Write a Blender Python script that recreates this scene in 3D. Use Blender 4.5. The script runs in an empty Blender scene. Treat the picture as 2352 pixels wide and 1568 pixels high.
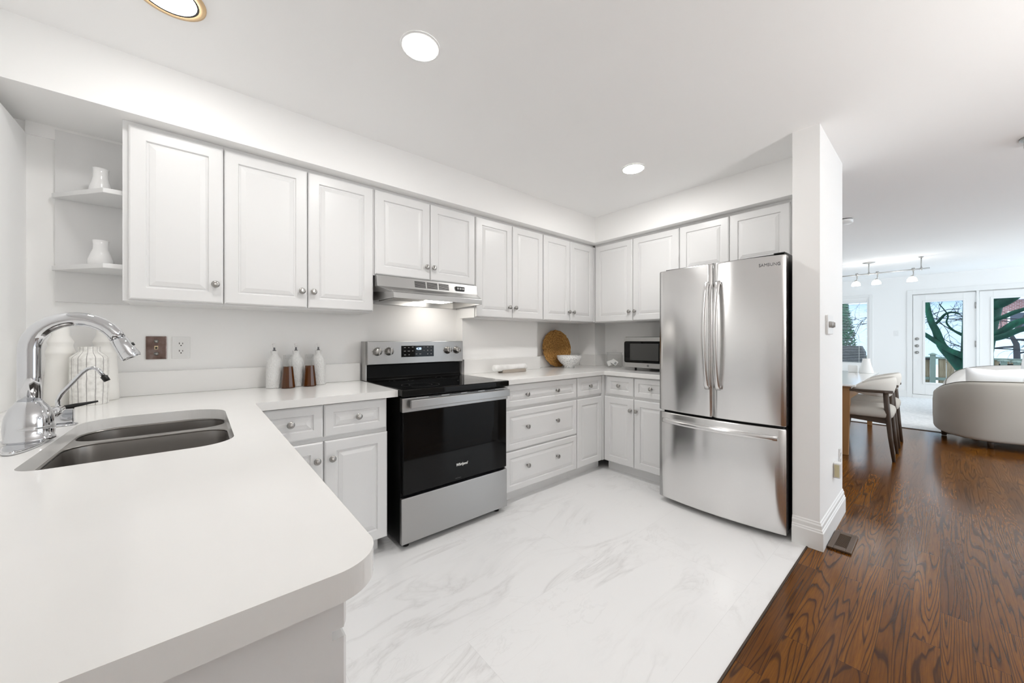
import bpy, bmesh, math, random
from mathutils import Vector, Matrix
PI = math.pi
S = bpy.context.scene
COL = S.collection
random.seed(7)

# ------------------------------------------------------------------ camera, world, exposure
cam_data = bpy.data.cameras.new('camera')
cam = bpy.data.objects.new('camera', cam_data)
COL.objects.link(cam)
cam.location = (0, 0, 1.2)
cam.rotation_euler = (math.radians(90), 0, math.radians(-40.486))
cam_data.sensor_width = 36
cam_data.lens = 840 / 2352 * 36
cam_data.shift_y = -4 / 2352
cam_data.clip_start = 0.05
cam_data.clip_end = 200
S.camera = cam
S.view_settings.view_transform = 'Standard'
S.view_settings.look = 'None'
S.view_settings.gamma = 1
S.view_settings.use_curve_mapping = False
S.view_settings.exposure = 1.08
S.cycles.use_denoising = True
S.cycles.max_bounces = 16
S.cycles.diffuse_bounces = 10
S.cycles.glossy_bounces = 6
S.cycles.transmission_bounces = 10
S.cycles.sample_clamp_indirect = 6

world = bpy.data.worlds.new('overcast_sky')
S.world = world
world.use_nodes = True
wn = world.node_tree.nodes
wn['Background'].inputs[0].default_value = (0.82, 0.92, 1.0, 1)
wn['Background'].inputs[1].default_value = 1.45

FILL_UPLIGHT = 50.0  # strength of the added ceiling-bounce fill lamp
LAMP = 82.0          # ceiling downlights
HOOD_LAMP = 5.5
TRACK_LAMP = 10.0

# ------------------------------------------------------------------ materials
def mat(name, col, rough=0.5, metal=0.0, emit=None, trans=0.0, ior=1.45, coat=0.0, spec=None):
    m = bpy.data.materials.new(name)
    m.use_nodes = True
    b = m.node_tree.nodes['Principled BSDF']
    b.inputs['Base Color'].default_value = (*col, 1)
    b.inputs['Roughness'].default_value = rough
    b.inputs['Metallic'].default_value = metal
    b.inputs['IOR'].default_value = ior
    b.inputs['Transmission Weight'].default_value = trans
    b.inputs['Coat Weight'].default_value = coat
    if spec is not None:
        b.inputs['Specular IOR Level'].default_value = spec
    if emit:
        b.inputs['Emission Color'].default_value = (*emit[0], 1)
        b.inputs['Emission Strength'].default_value = emit[1]
    return m

class NT:
    """small helper for building node trees"""
    def __init__(s, m):
        s.m = m; s.t = m.node_tree; s.b = s.t.nodes['Principled BSDF']
    def n(s, typ, ins=None, **kw):
        nd = s.t.nodes.new(typ)
        for k, v in kw.items(): setattr(nd, k, v)
        for k, v in (ins or {}).items():
            if isinstance(v, bpy.types.NodeSocket): s.t.links.new(v, nd.inputs[k])
            else: nd.inputs[k].default_value = v
        return nd
    def math(s, op, a, b=0.0, c=0.0):
        return s.n('ShaderNodeMath', {0: a, 1: b, 2: c}, operation=op).outputs[0]
    def obj(s):
        return s.n('ShaderNodeTexCoord').outputs['Object']
    def mapping(s, v, scale=(1, 1, 1), loc=(0, 0, 0), rot=(0, 0, 0)):
        return s.n('ShaderNodeMapping', {'Vector': v, 'Location': loc, 'Rotation': rot, 'Scale': scale}).outputs[0]
    def noise(s, v, scale, detail=3, rough=0.5, dist=0.0, out='Fac'):
        return s.n('ShaderNodeTexNoise', {'Vector': v, 'Scale': scale, 'Detail': detail, 'Roughness': rough, 'Distortion': dist}).outputs[out]
    def ramp(s, f, stops):
        r = s.n('ShaderNodeValToRGB', {'Fac': f})
        e = r.color_ramp.elements
        while len(e) < len(stops): e.new(0.5)
        for el, (p, c) in zip(e, stops):
            el.position = p; el.color = (*c, 1) if len(c) == 3 else c
        return r.outputs['Color']
    def mix(s, f, a, b, blend='MIX'):
        r = s.n('ShaderNodeMix', data_type='RGBA', blend_type=blend)
        for i, v in ((0, f), (6, a), (7, b)):
            if isinstance(v, bpy.types.NodeSocket): s.t.links.new(v, r.inputs[i])
            else: r.inputs[i].default_value = (*v, 1) if isinstance(v, tuple) else v
        return r.outputs[2]
    def link(s, o, name):
        s.t.links.new(o, s.b.inputs[name])
    def bump(s, h, strength, dist=0.01):
        s.link(s.n('ShaderNodeBump', {'Height': h, 'Strength': strength, 'Distance': dist}).outputs[0], 'Normal')

M = {}
M['wall'] = mat('wall_paint', (0.90, 0.898, 0.89), 0.7)
M['ceiling'] = mat('ceiling_paint', (0.94, 0.94, 0.937), 0.8)
M['trim'] = mat('white_trim_paint', (0.84, 0.84, 0.83), 0.4)
M['cab'] = mat('white_cabinet_lacquer', (0.765, 0.765, 0.763), 0.32)
M['knob'] = mat('brushed_nickel', (0.40, 0.39, 0.375), 0.3, 1.0)
M['chrome'] = mat('polished_chrome', (0.66, 0.67, 0.69), 0.05, 1.0)
M['blk'] = mat('black_plastic', (0.012, 0.012, 0.012), 0.4)
M['enamel'] = mat('black_enamel', (0.006, 0.006, 0.006), 0.3, spec=0.12)
M['blackglass'] = mat('black_glass', (0.004, 0.004, 0.004), 0.04, 0, spec=0.22)
M['darkgap'] = mat('dark_gasket', (0.02, 0.02, 0.02), 0.7)
M['lamp'] = mat('lit_lamp_lens', (1, 1, 1), 0.5, emit=((1, 0.985, 0.965), LAMP))
M['lamp_soft'] = mat('lit_lamp_lens_dimmed', (1, 1, 1), 0.5, emit=((1, 0.985, 0.965), LAMP * 0.4))
M['lamp_strong'] = mat('lit_lamp_lens_bright', (1, 1, 1), 0.5, emit=((1, 0.985, 0.965), LAMP * 1.25))
M['fill_uplamp'] = mat('fill_uplighter_lens', (1, 1, 1), 0.5, emit=((1, 0.985, 0.965), FILL_UPLIGHT))
M['lamp_fill'] = mat('lit_fill_lamp_lens', (1, 1, 1), 0.5, emit=((1, 0.985, 0.965), LAMP * 2.8))  # lens of the stronger fill lights added over the living area
M['hoodlamp'] = mat('lit_hood_lens', (1, 1, 1), 0.5, emit=((1, 0.95, 0.88), HOOD_LAMP))
M['tracklamp'] = mat('lit_opal_shade', (1, 1, 1), 0.5, emit=((1, 0.97, 0.93), TRACK_LAMP))
M['brass'] = mat('brass_trim', (0.72, 0.52, 0.30), 0.35, 0.6)
M['ceramic'] = mat('white_ceramic', (0.84, 0.84, 0.82), 0.3)
M['gloss_ceramic'] = mat('glossy_white_ceramic', (0.84, 0.84, 0.84), 0.12)
M['matte_ceramic'] = mat('matte_white_ceramic', (0.82, 0.81, 0.78), 0.6)
M['fabric'] = mat('beige_fabric', (0.46, 0.43, 0.385), 0.95)
M['cream'] = mat('cream_fabric', (0.68, 0.65, 0.60), 0.95)
M['piping'] = mat('dark_piping', (0.13, 0.12, 0.10), 0.9)
M['white_fabric'] = mat('white_fabric', (0.84, 0.84, 0.84), 0.95)
M['walnut'] = mat('dark_walnut', (0.060, 0.038, 0.024), 0.45)
M['oakleg'] = mat('honey_oak', (0.30, 0.15, 0.055), 0.4)
M['tabletop'] = mat('white_stone_tabletop', (0.85, 0.85, 0.84), 0.15)
M['steel_mid'] = mat('satin_steel', (0.46, 0.457, 0.45), 0.34, 1.0)
M['nickel_grey'] = mat('grey_satin_nickel', (0.42, 0.42, 0.41), 0.4, 0.8)
M['glass'] = mat('clear_glass', (1, 1, 1), 0.0, 0, trans=1.0, ior=1.45)
def m_thin_glass(name, col, ior):
    m = bpy.data.materials.new(name); m.use_nodes = True
    t = m.node_tree; t.nodes.remove(t.nodes['Principled BSDF'])
    tr_ = t.nodes.new('ShaderNodeBsdfTransparent'); tr_.inputs[0].default_value = (*col, 1)
    gl_ = t.nodes.new('ShaderNodeBsdfGlossy'); gl_.inputs['Roughness'].default_value = 0.0
    lw_ = t.nodes.new('ShaderNodeLayerWeight'); lw_.inputs[0].default_value = 0.5
    fr_ = t.nodes.new('ShaderNodeMath'); fr_.operation = 'POWER'; fr_.inputs[1].default_value = ior
    t.links.new(lw_.outputs['Facing'], fr_.inputs[0])
    mx = t.nodes.new('ShaderNodeMixShader')
    t.links.new(fr_.outputs[0], mx.inputs[0]); t.links.new(tr_.outputs[0], mx.inputs[1]); t.links.new(gl_.outputs[0], mx.inputs[2])
    t.links.new(mx.outputs[0], t.nodes['Material Output'].inputs[0])
    return m
M['jarglass'] = m_thin_glass('thin_clear_glass', (0.985, 0.987, 0.987), 4.5)
M['pane'] = m_thin_glass('window_pane_glass', (0.86, 0.90, 0.93), 6.0)
M['amber'] = mat('dark_amber_vinegar', (0.075, 0.022, 0.004), 0.08, 0, spec=0.6)
M['paper'] = mat('paper_packet', (0.80, 0.80, 0.78), 0.6)
M['print'] = mat('grey_print', (0.35, 0.36, 0.36), 0.6)
M['white_plastic'] = mat('white_plastic', (0.83, 0.83, 0.82), 0.35)
M['slot'] = mat('dark_slot', (0.02, 0.018, 0.016), 0.6)
M['yellowed'] = mat('yellowed_plastic', (0.62, 0.56, 0.36), 0.4)
M['vent'] = mat('brown_register_metal', (0.10, 0.060, 0.035), 0.35, 0.3)
M['ventdark'] = mat('register_cavity', (0.02, 0.013, 0.009), 0.7)
M['snow'] = mat('snow', (0.82, 0.87, 0.93), 0.9)
M['logo_white'] = mat('white_logo_print', (0.85, 0.85, 0.83), 0.5)
M['logo_grey'] = mat('grey_logo_print', (0.16, 0.16, 0.17), 0.4)
M['led'] = mat('blue_white_led', (0.1, 0.2, 0.4), 0.5, emit=((0.45, 0.65, 1.0), 1.6))
M['icon'] = mat('grey_icon_print', (0.45, 0.45, 0.45), 0.5)
M['fence'] = None

def m_quartz():
    m = mat('white_quartz', (0.83, 0.82, 0.80), 0.13)
    t = NT(m); o = t.obj()
    w = t.noise(o, 1.1, 5, 0.6, 0.8)
    d = t.math('ABSOLUTE', t.math('SUBTRACT', w, 0.5))
    vein = t.math('MULTIPLY', t.math('LESS_THAN', d, 0.0025), t.math('GREATER_THAN', t.noise(o, 1.7, 2), 0.70))
    cloud = t.noise(o, 2.2, 4)
    base = t.ramp(cloud, [(0.3, (0.79, 0.785, 0.77)), (0.7, (0.83, 0.825, 0.812))])
    t.link(t.mix(t.math('MULTIPLY', vein, 0.5), base, (0.36, 0.34, 0.31)), 'Base Color')
    return m
M['quartz'] = m_quartz()

def m_marble(name, rough):
    m = mat(name, (0.8, 0.8, 0.8), rough)
    t = NT(m); o = t.obj()
    sep = t.n('ShaderNodeSeparateXYZ', {0: o})
    # large rectified tiles: 0.61 x 0.305, half offset
    row = t.math('FLOOR', t.math('DIVIDE', sep.outputs[1], 0.61))
    xs = t.math('ADD', sep.outputs[0], t.math('MULTIPLY', row, 0.41))
    coln = t.math('FLOOR', t.math('DIVIDE', xs, 1.22))
    h = t.n('ShaderNodeTexWhiteNoise', {0: t.n('ShaderNodeCombineXYZ', {0: coln, 1: row}).outputs[0]}, noise_dimensions='2D').outputs['Color']
    vec = t.n('ShaderNodeVectorMath', {0: o, 1: t.n('ShaderNodeVectorMath', {0: h, 1: (3, 3, 3)}, operation='MULTIPLY').outputs[0]}, operation='ADD').outputs[0]
    vr = t.mapping(vec, (1.0, 2.6, 1), rot=(0, 0, math.radians(-24)))
    n1 = t.noise(vr, 1.25, 6, 0.58, 0.9)
    d1 = t.math('ABSOLUTE', t.math('SUBTRACT', n1, 0.5))
    v1 = t.ramp(d1, [(0.0, (1, 1, 1)), (0.008, (0.55, 0.55, 0.55)), (0.045, (0, 0, 0))])
    mask = t.ramp(t.noise(vec, 1.6, 2), [(0.42, (0, 0, 0)), (0.62, (1, 1, 1))])
    v1 = t.mix(1.0, v1, mask, 'MULTIPLY')
    n2 = t.noise(vr, 3.1, 5, 0.6, 1.3)
    d2 = t.math('ABSOLUTE', t.math('SUBTRACT', n2, 0.5))
    v2 = t.ramp(d2, [(0.0, (0.35, 0.35, 0.35)), (0.02, (0, 0, 0))])
    v2 = t.mix(1.0, v2, t.ramp(t.noise(vec, 2.3, 2), [(0.5, (0, 0, 0)), (0.65, (1, 1, 1))]), 'MULTIPLY')
    vv = t.math('ADD', t.n('ShaderNodeRGBToBW', {0: v1}).outputs[0], t.n('ShaderNodeRGBToBW', {0: v2}).outputs[0])
    c = t.mix(t.math('MULTIPLY', vv, 0.27), (0.82, 0.82, 0.82), (0.36, 0.35, 0.335))
    fx = t.math('ABSOLUTE', t.math('SUBTRACT', t.math('FRACT', t.math('DIVIDE', xs, 1.22)), 0.5))
    fy = t.math('ABSOLUTE', t.math('SUBTRACT', t.math('FRACT', t.math('DIVIDE', sep.outputs[1], 0.61)), 0.5))
    g = t.math('MAXIMUM', t.math('GREATER_THAN', fx, 0.4992), t.math('GREATER_THAN', fy, 0.4984))
    c = t.mix(t.math('MULTIPLY', g, 0.25), c, (0.55, 0.55, 0.55))
    t.link(c, 'Base Color')
    return m
M['tile'] = m_marble('white_marble_tile', 0.22)

def m_oak(name, pw=0.083, rough=0.19):
    m = mat(name, (0.3, 0.15, 0.06), rough, spec=0.30)
    t = NT(m); o = t.obj()
    sep = t.n('ShaderNodeSeparateXYZ', {0: o})
    row = t.math('FLOOR', t.math('DIVIDE', sep.outputs[1], pw))
    r1 = t.n('ShaderNodeTexWhiteNoise', {1: row}, noise_dimensions='1D').outputs['Value']
    xs = t.math('ADD', sep.outputs[0], t.math('MULTIPLY', r1, 7.3))
    coln = t.math('FLOOR', t.math('DIVIDE', xs, 0.92))
    wn_ = t.n('ShaderNodeTexWhiteNoise', {0: t.n('ShaderNodeCombineXYZ', {0: coln, 1: row}).outputs[0]}, noise_dimensions='2D')
    off = t.n('ShaderNodeVectorMath', {0: wn_.outputs['Color'], 1: (37, 41, 13)}, operation='MULTIPLY').outputs[0]
    p = t.n('ShaderNodeVectorMath', {0: o, 1: off}, operation='ADD').outputs[0]
    # cathedral grain : contour lines of a stretched noise field
    f = t.noise(t.mapping(p, (0.45, 9.0, 1)), 1.1, 2.2, 0.45, 0.35)
    ring = t.math('FRACT', t.math('MULTIPLY', f, 21.0))
    line = t.ramp(ring, [(0.0, (0.15, 0.15, 0.15)), (0.30, (0, 0, 0)), (0.66, (0.18, 0.18, 0.18)), (0.84, (1, 1, 1)), (0.92, (1, 1, 1)), (1.0, (0.2, 0.2, 0.2))])
    pores = t.noise(t.mapping(p, (9, 210, 1)), 1.0, 2, 0.6)
    tone = t.mix(wn_.outputs['Value'], (0.215, 0.078, 0.007), (0.125, 0.042, 0.004))
    c = t.mix(t.ramp(pores, [(0.35, (0, 0, 0)), (0.75, (0.55, 0.55, 0.55))]), tone, (0.06, 0.018, 0.004))
    c = t.mix(t.math('MULTIPLY', t.n('ShaderNodeRGBToBW', {0: line}).outputs[0], 0.82), c, (0.030, 0.010, 0.003))
    fy = t.math('ABSOLUTE', t.math('SUBTRACT', t.math('FRACT', t.math('DIVIDE', sep.outputs[1], pw)), 0.5))
    fx = t.math('ABSOLUTE', t.math('SUBTRACT', t.math('FRACT', t.math('DIVIDE', xs, 0.92)), 0.5))
    g = t.math('MAXIMUM', t.math('GREATER_THAN', fy, 0.489), t.math('GREATER_THAN', fx, 0.4990))
    c = t.mix(t.math('MULTIPLY', g, 0.8), c, (0.03, 0.013, 0.006))
    t.link(c, 'Base Color')
    wavy = t.noise(t.mapping(p, (1.6, 5, 1)), 1.6, 2)
    t.bump(t.math('ADD', wavy, t.math('MULTIPLY', g, -0.25)), 0.05, 0.012)
    return m
M['oak'] = m_oak('stained_oak_planks')
M['oak'].node_tree.nodes['Principled BSDF'].inputs['Coat Weight'].default_value = 0.0
M['oak'].node_tree.nodes['Principled BSDF'].inputs['Coat Roughness'].default_value = 0.12

def m_steel(name, col, rough, aniso, axis='Z', streak=0.025):
    m = mat(name, col, rough, 1.0)
    t = NT(m); o = t.obj()
    t.b.inputs['Anisotropic'].default_value = aniso
    t.b.inputs['Anisotropic Rotation'].default_value = 0.25
    tan = t.n('ShaderNodeTangent', direction_type='RADIAL', axis=axis)
    t.link(tan.outputs[0], 'Tangent')
    sc = {'Z': (3, 3, 420), 'X': (420, 3, 3)}[axis]
    n = t.noise(t.mapping(o, sc), 1.0, 2)
    t.link(t.math('MULTIPLY_ADD', n, streak, rough - streak / 2), 'Roughness')
    return m
M['fridge'] = m_steel('brushed_stainless', (0.76, 0.755, 0.75), 0.20, 0.9)
M['steel'] = m_steel('stainless_panel', (0.42, 0.416, 0.41), 0.36, 0.5)
M['sinksteel'] = m_steel('satin_sink_steel', (0.40, 0.385, 0.37), 0.28, 0.3)

def m_wicker():
    m = mat('woven_water_hyacinth', (0.4, 0.2, 0.05), 0.7)
    t = NT(m); o = t.obj()
    sp = t.n('ShaderNodeSeparateXYZ', {0: o})
    ang = t.math('ARCTAN2', sp.outputs[2], sp.outputs[0])
    rad = t.math('SQRT', t.math('ADD', t.math('MULTIPLY', sp.outputs[0], sp.outputs[0]), t.math('MULTIPLY', sp.outputs[2], sp.outputs[2])))
    pv = t.n('ShaderNodeCombineXYZ', {0: t.math('MULTIPLY', ang, 3.4), 1: t.math('MULTIPLY', rad, 110.0), 2: sp.outputs[1]}).outputs[0]
    n = t.noise(pv, 1.6, 3, 0.65, 0.6)
    t.link(t.ramp(n, [(0.32, (0.07, 0.025, 0.006)), (0.45, (0.36, 0.17, 0.04)), (0.62, (0.66, 0.38, 0.12))]), 'Base Color')
    t.bump(n, 0.8, 0.01)
    return m
M['wicker'] = m_wicker()

def m_speckle():
    m = mat('speckled_stoneware', (0.85, 0.85, 0.84), 0.25)
    t = NT(m); o = t.obj()
    n = t.noise(o, 130, 2, 0.6)
    t.link(t.ramp(n, [(0.0, (0.10, 0.11, 0.13)), (0.36, (0.16, 0.17, 0.20)), (0.41, (0.84, 0.84, 0.83))]), 'Base Color')
    return m
M['speckle'] = m_speckle()

def m_striped():
    m = mat('white_glaze_with_charcoal_lines', (0.8, 0.8, 0.78), 0.5)
    t = NT(m); o = t.obj()
    sep = t.n('ShaderNodeSeparateXYZ', {0: o})
    a = t.math('ARCTAN2', sep.outputs[1], sep.outputs[0])
    nz = t.math('MULTIPLY', t.math('SUBTRACT', t.noise(o, 22, 2), 0.5), 0.14)
    fr = t.math('FRACT', t.math('ADD', t.math('MULTIPLY', a, 14 / (2 * PI)), nz))
    l = t.math('LESS_THAN', t.math('ABSOLUTE', t.math('SUBTRACT', fr, 0.5)), 0.055)
    n = t.noise(o, 60, 3)
    base = t.ramp(n, [(0.3, (0.66, 0.65, 0.62)), (0.6, (0.82, 0.81, 0.78))])
    t.link(t.mix(t.math('MULTIPLY', l, 0.75), base, (0.19, 0.18, 0.17)), 'Base Color')
    t.bump(n, 0.3, 0.004)
    return m
M['striped'] = m_striped()

def m_noisy(name, stops, scale, rough, mapping=(1, 1, 1), bump=0.0, detail=4):
    m = mat(name, stops[0][1], rough)
    t = NT(m); o = t.obj()
    n = t.noise(t.mapping(o, mapping), scale, detail, 0.6)
    t.link(t.ramp(n, stops), 'Base Color')
    if bump: t.bump(n, bump, 0.02)
    return m
M['copper'] = m_noisy('tarnished_copper', [(0.3, (0.10, 0.055, 0.045)), (0.55, (0.24, 0.17, 0.15)), (0.75, (0.36, 0.33, 0.31))], 18, 0.22)
M['copper'].node_tree.nodes['Principled BSDF'].inputs['Metallic'].default_value = 0.75
M['carpet'] = m_noisy('white_carpet', [(0.3, (0.72, 0.74, 0.75)), (0.7, (0.84, 0.85, 0.86))], 9, 0.95, (1, 3, 1), 0.3)
M['bark'] = m_noisy('mossy_green_bark', [(0.3, (0.003, 0.018, 0.012)), (0.55, (0.005, 0.045, 0.026)), (0.75, (0.012, 0.10, 0.052))], 5, 0.85, (1, 1, 0.4), 0.5)
M['twig'] = mat('dark_bare_twig', (0.045, 0.045, 0.05), 0.9)
M['fencewood'] = m_noisy('weathered_fence_boards', [(0.3, (0.19, 0.14, 0.085)), (0.7, (0.34, 0.27, 0.18))], 4, 0.9, (1, 8, 0.6))
M['post'] = mat('grey_green_post', (0.20, 0.24, 0.20), 0.85)
M['siding'] = m_noisy('pale_blue_siding', [(0.3, (0.56, 0.64, 0.71)), (0.7, (0.66, 0.74, 0.81))], 2, 0.8, (1, 1, 12))
M['roof'] = mat('snowy_grey_roof', (0.58, 0.63, 0.70), 0.9)
M['leaf'] = m_noisy('evergreen_needles', [(0.35, (0.006, 0.045, 0.020)), (0.65, (0.03, 0.17, 0.075))], 14, 0.8)
M['darkwin'] = mat('dark_window', (0.05, 0.06, 0.08), 0.2)
M['wovenbottle'] = m_noisy('textured_white_glaze', [(0.3, (0.78, 0.78, 0.77)), (0.7, (0.86, 0.86, 0.85))], 160, 0.3, (1, 1, 0.5), 0.6)
M['marblepin'] = m_noisy('white_marble_pin', [(0.35, (0.74, 0.74, 0.72)), (0.6, (0.87, 0.87, 0.86))], 12, 0.25)
M['palewood'] = mat('pale_grey_wood', (0.42, 0.37, 0.32), 0.6)
M['filter'] = m_noisy('greasy_mesh_filter', [(0.4, (0.16, 0.14, 0.12)), (0.6, (0.55, 0.53, 0.50))], 220, 0.4)

def m_brick():
    m = mat('red_brick', (0.3, 0.15, 0.12), 0.9)
    t = NT(m); o = t.obj()
    sp = t.n('ShaderNodeSeparateXYZ', {0: o})
    br = t.n('ShaderNodeTexBrick', {'Vector': t.n('ShaderNodeCombineXYZ', {0: sp.outputs[1], 1: sp.outputs[2]}).outputs[0], 'Color1': (0.20, 0.085, 0.075, 1), 'Color2': (0.30, 0.15, 0.14, 1), 'Mortar': (0.42, 0.38, 0.38, 1), 'Scale': 4.5})
    t.link(br.outputs[0], 'Base Color')
    return m
M['brick'] = m_brick()

# ------------------------------------------------------------------ mesh building
class MB:
    """collects shapes into one mesh; o = world offset subtracted from every point"""
    def __init__(s, o=(0, 0, 0)):
        s.bm = bmesh.new(); s.o = Vector(o); s.mi = 0
    def v(s, p): return s.bm.verts.new(Vector(p) - s.o)
    def f(s, vs, smooth=False):
        try: fa = s.bm.faces.new(vs)
        except ValueError: return None
        fa.smooth = smooth; fa.material_index = s.mi
        return fa
    def box(s, x0, x1, y0, y1, z0, z1, mtx=None):
        ps = [(x, y, z) for z in (z0, z1) for y in (y0, y1) for x in (x0, x1)]
        if mtx is not None: ps = [mtx @ Vector(p) for p in ps]
        v = [s.v(p) for p in ps]
        for q in ((0, 2, 3, 1), (4, 5, 7, 6), (0, 1, 5, 4), (2, 6, 7, 3), (0, 4, 6, 2), (1, 3, 7, 5)):
            s.f([v[i] for i in q])
        return s
    def rings(s, rs, smooth=True, cap0=True, cap1=True, closed=True):
        L = [[s.v(p) for p in r] for r in rs]
        for a, b in zip(L, L[1:]):
            n = len(a)
            for i in range(n if closed else n - 1):
                j = (i + 1) % n
                s.f([a[i], a[j], b[j], b[i]], smooth)
        if closed and cap0: s.f(L[0][::-1])
        if closed and cap1: s.f(L[-1])
        return s
    def tube(s, pts, r, n=12, smooth=True):
        pts = [Vector(p) for p in pts]
        rr = r if isinstance(r, (list, tuple)) else [r] * len(pts)
        d0 = (pts[1] - pts[0]).normalized()
        up = Vector((0, 0, 1)) if abs(d0.z) < 0.9 else Vector((0, 1, 0))
        u = d0.cross(up).normalized()
        rs = []
        for i, p in enumerate(pts):
            a = pts[max(i - 1, 0)]; b = pts[min(i + 1, len(pts) - 1)]
            d = (b - a).normalized()
            u = (u - d * u.dot(d)).normalized()
            w = d.cross(u)
            rs.append([p + (u * math.cos(2 * PI * k / n) + w * math.sin(2 * PI * k / n)) * rr[i] for k in range(n)])
        return s.rings(rs, smooth)
    def cyl(s, p0, p1, r0, r1=None, n=20, smooth=True):
        return s.tube([p0, p1], [r0, r0 if r1 is None else r1], n, smooth)
    def lathe(s, prof, c=(0, 0, 0), n=32, axis='Z', smooth=True, cap=True):
        rs = []
        for r, h in prof:
            ring = []
            for k in range(n):
                a = 2 * PI * k / n
                x, y = r * math.cos(a), r * math.sin(a)
                if axis == 'Z': q = (x, y, h)
                elif axis == 'Y': q = (x, h, -y)      # h along +y
                else: q = (h, x, y)
                ring.append(Vector(q) + Vector(c))
            rs.append(ring)
        return s.rings(rs, smooth, cap, cap)
    def prism(s, poly, z0, z1, smooth_sides=False):
        a = [s.v((x, y, z0)) for x, y in poly]; b = [s.v((x, y, z1)) for x, y in poly]
        n = len(poly)
        s.f(a[::-1]); s.f(b)
        for i in range(n):
            j = (i + 1) % n
            s.f([a[i], a[j], b[j], b[i]], smooth_sides)
        return s
    def slab(s, outer, holes, z0, z1):
        """flat slab with holes"""
        b = bmesh.new()
        def loop(poly):
            vs = [b.verts.new((x, y, z1)) for x, y in poly]
            return [b.edges.new((vs[i], vs[(i + 1) % len(vs)])) for i in range(len(vs))]
        es = loop(outer)
        for h in holes: es += loop(h)
        bmesh.ops.triangle_fill(b, use_beauty=True, use_dissolve=False, edges=es)
        top = [[v.co.copy() for v in fa.verts] for fa in b.faces]
        b.free()
        vt, vb = {}, {}
        def g(d, p, z):
            k = (round(p[0], 5), round(p[1], 5))
            if k not in d: d[k] = s.v((p[0], p[1], z))
            return d[k]
        for t in top:
            s.f([g(vt, p, z1) for p in t]); s.f([g(vb, p, z0) for p in t][::-1])
        for poly in [outer] + holes:
            n = len(poly)
            for i in range(n):
                p, q = poly[i], poly[(i + 1) % n]
                s.f([g(vb, p, z0), g(vb, q, z0), g(vt, q, z1), g(vt, p, z1)])
        return s
    def ellipsoid(s, c, rx, ry, rz, n=16, m=10):
        rs = []
        for i in range(1, m):
            th = PI * i / m
            rs.append([(c[0] + rx * math.sin(th) * math.cos(2 * PI * k / n), c[1] + ry * math.sin(th) * math.sin(2 * PI * k / n), c[2] + rz * math.cos(th)) for k in range(n)])
        return s.rings(rs[::-1])
    def panel(s, x0, x1, z0, z1, y, th, frame, raised=True):
        """raised-panel cabinet front facing -y, front face at y"""
        lv = [(0, 0.005), (0.004, 0.0015), (0.007, 0.0)]
        if raised:
            f = frame
            lv += [(f, 0.0), (f + 0.004, 0.0085), (f + 0.009, 0.0085), (f + 0.013, 0.0055), (f + 0.033, 0.001), (f + 0.036, 0.001)]
        L = [[(x0, y + th, z0), (x1, y + th, z0), (x1, y + th, z1), (x0, y + th, z1)]]
        for i, d in lv:
            L.append([(x0 + i, y + d, z0 + i), (x1 - i, y + d, z0 + i), (x1 - i, y + d, z1 - i), (x0 + i, y + d, z1 - i)])
        return s.rings(L, False)
    def build(s, name, material, parent=None, loc=None, bevel=0.0, seg=2, subsurf=0, kind=None):
        bmesh.ops.recalc_face_normals(s.bm, faces=s.bm.faces)
        me = bpy.data.meshes.new(name)
        s.bm.to_mesh(me); s.bm.free()
        for mm in (material if isinstance(material, list) else [material]): me.materials.append(mm)
        o = bpy.data.objects.new(name, me)
        COL.objects.link(o)
        if parent: o.parent = parent
        if loc is not None: o.location = loc
        if bevel:
            b = o.modifiers.new('edge', 'BEVEL'); b.width = bevel; b.segments = seg; b.limit_method = 'ANGLE'; b.angle_limit = math.radians(35)
        if subsurf:
            b = o.modifiers.new('smooth', 'SUBSURF'); b.levels = subsurf; b.render_levels = subsurf
        if kind: o['kind'] = kind
        return o

def rrect(x0, x1, y0, y1, r, n=6):
    rs = r if isinstance(r, (list, tuple)) else [r] * 4      # order: (x0,y0),(x1,y0),(x1,y1),(x0,y1)
    out = []
    for (cx, cy, a0), q in zip(((x0, y0, PI), (x1, y0, 1.5 * PI), (x1, y1, 0), (x0, y1, 0.5 * PI)), rs):
        sx = 1 if cx == x0 else -1; sy = 1 if cy == y0 else -1
        if q <= 0: out.append((cx, cy)); continue
        for k in range(n + 1):
            a = a0 + 0.5 * PI * k / n
            out.append((cx + sx * q + q * math.cos(a), cy + sy * q + q * math.sin(a)))
    return out

def tag(o, label, cat, group=None):
    o['label'] = label; o['category'] = cat
    if group: o['group'] = group
    return o
def thing(name, label, cat, loc, rz=0.0, group=None):
    o = bpy.data.objects.new(name, None)
    COL.objects.link(o)
    o.empty_display_size = 0.05
    o.location = loc; o.rotation_euler = (0, 0, rz)
    return tag(o, label, cat, group)
def text(name, body, size, material, parent, loc, rot, extrude=0.0004, shear=0.0, sx=1.0, bold=0.0):
    c = bpy.data.curves.new(name, 'FONT')
    c.body = body; c.size = size; c.extrude = extrude; c.align_x = 'CENTER'; c.align_y = 'CENTER'; c.shear = shear; c.offset = bold
    tmp = bpy.data.objects.new(name + '_curve', c)
    COL.objects.link(tmp)
    bpy.context.view_layer.update()
    dg = bpy.context.evaluated_depsgraph_get()
    me = bpy.data.meshes.new_from_object(tmp.evaluated_get(dg))
    bpy.data.objects.remove(tmp); bpy.data.curves.remove(c)
    me.materials.clear(); me.materials.append(material)
    o = bpy.data.objects.new(name, me)
    COL.objects.link(o)
    o.parent = parent; o.location = loc; o.rotation_euler = rot; o.scale = (sx, 1, 1)
    return o
def struct(name, mb, material, bevel=0.0):
    return mb.build(name, material, kind='structure', bevel=bevel)

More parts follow.
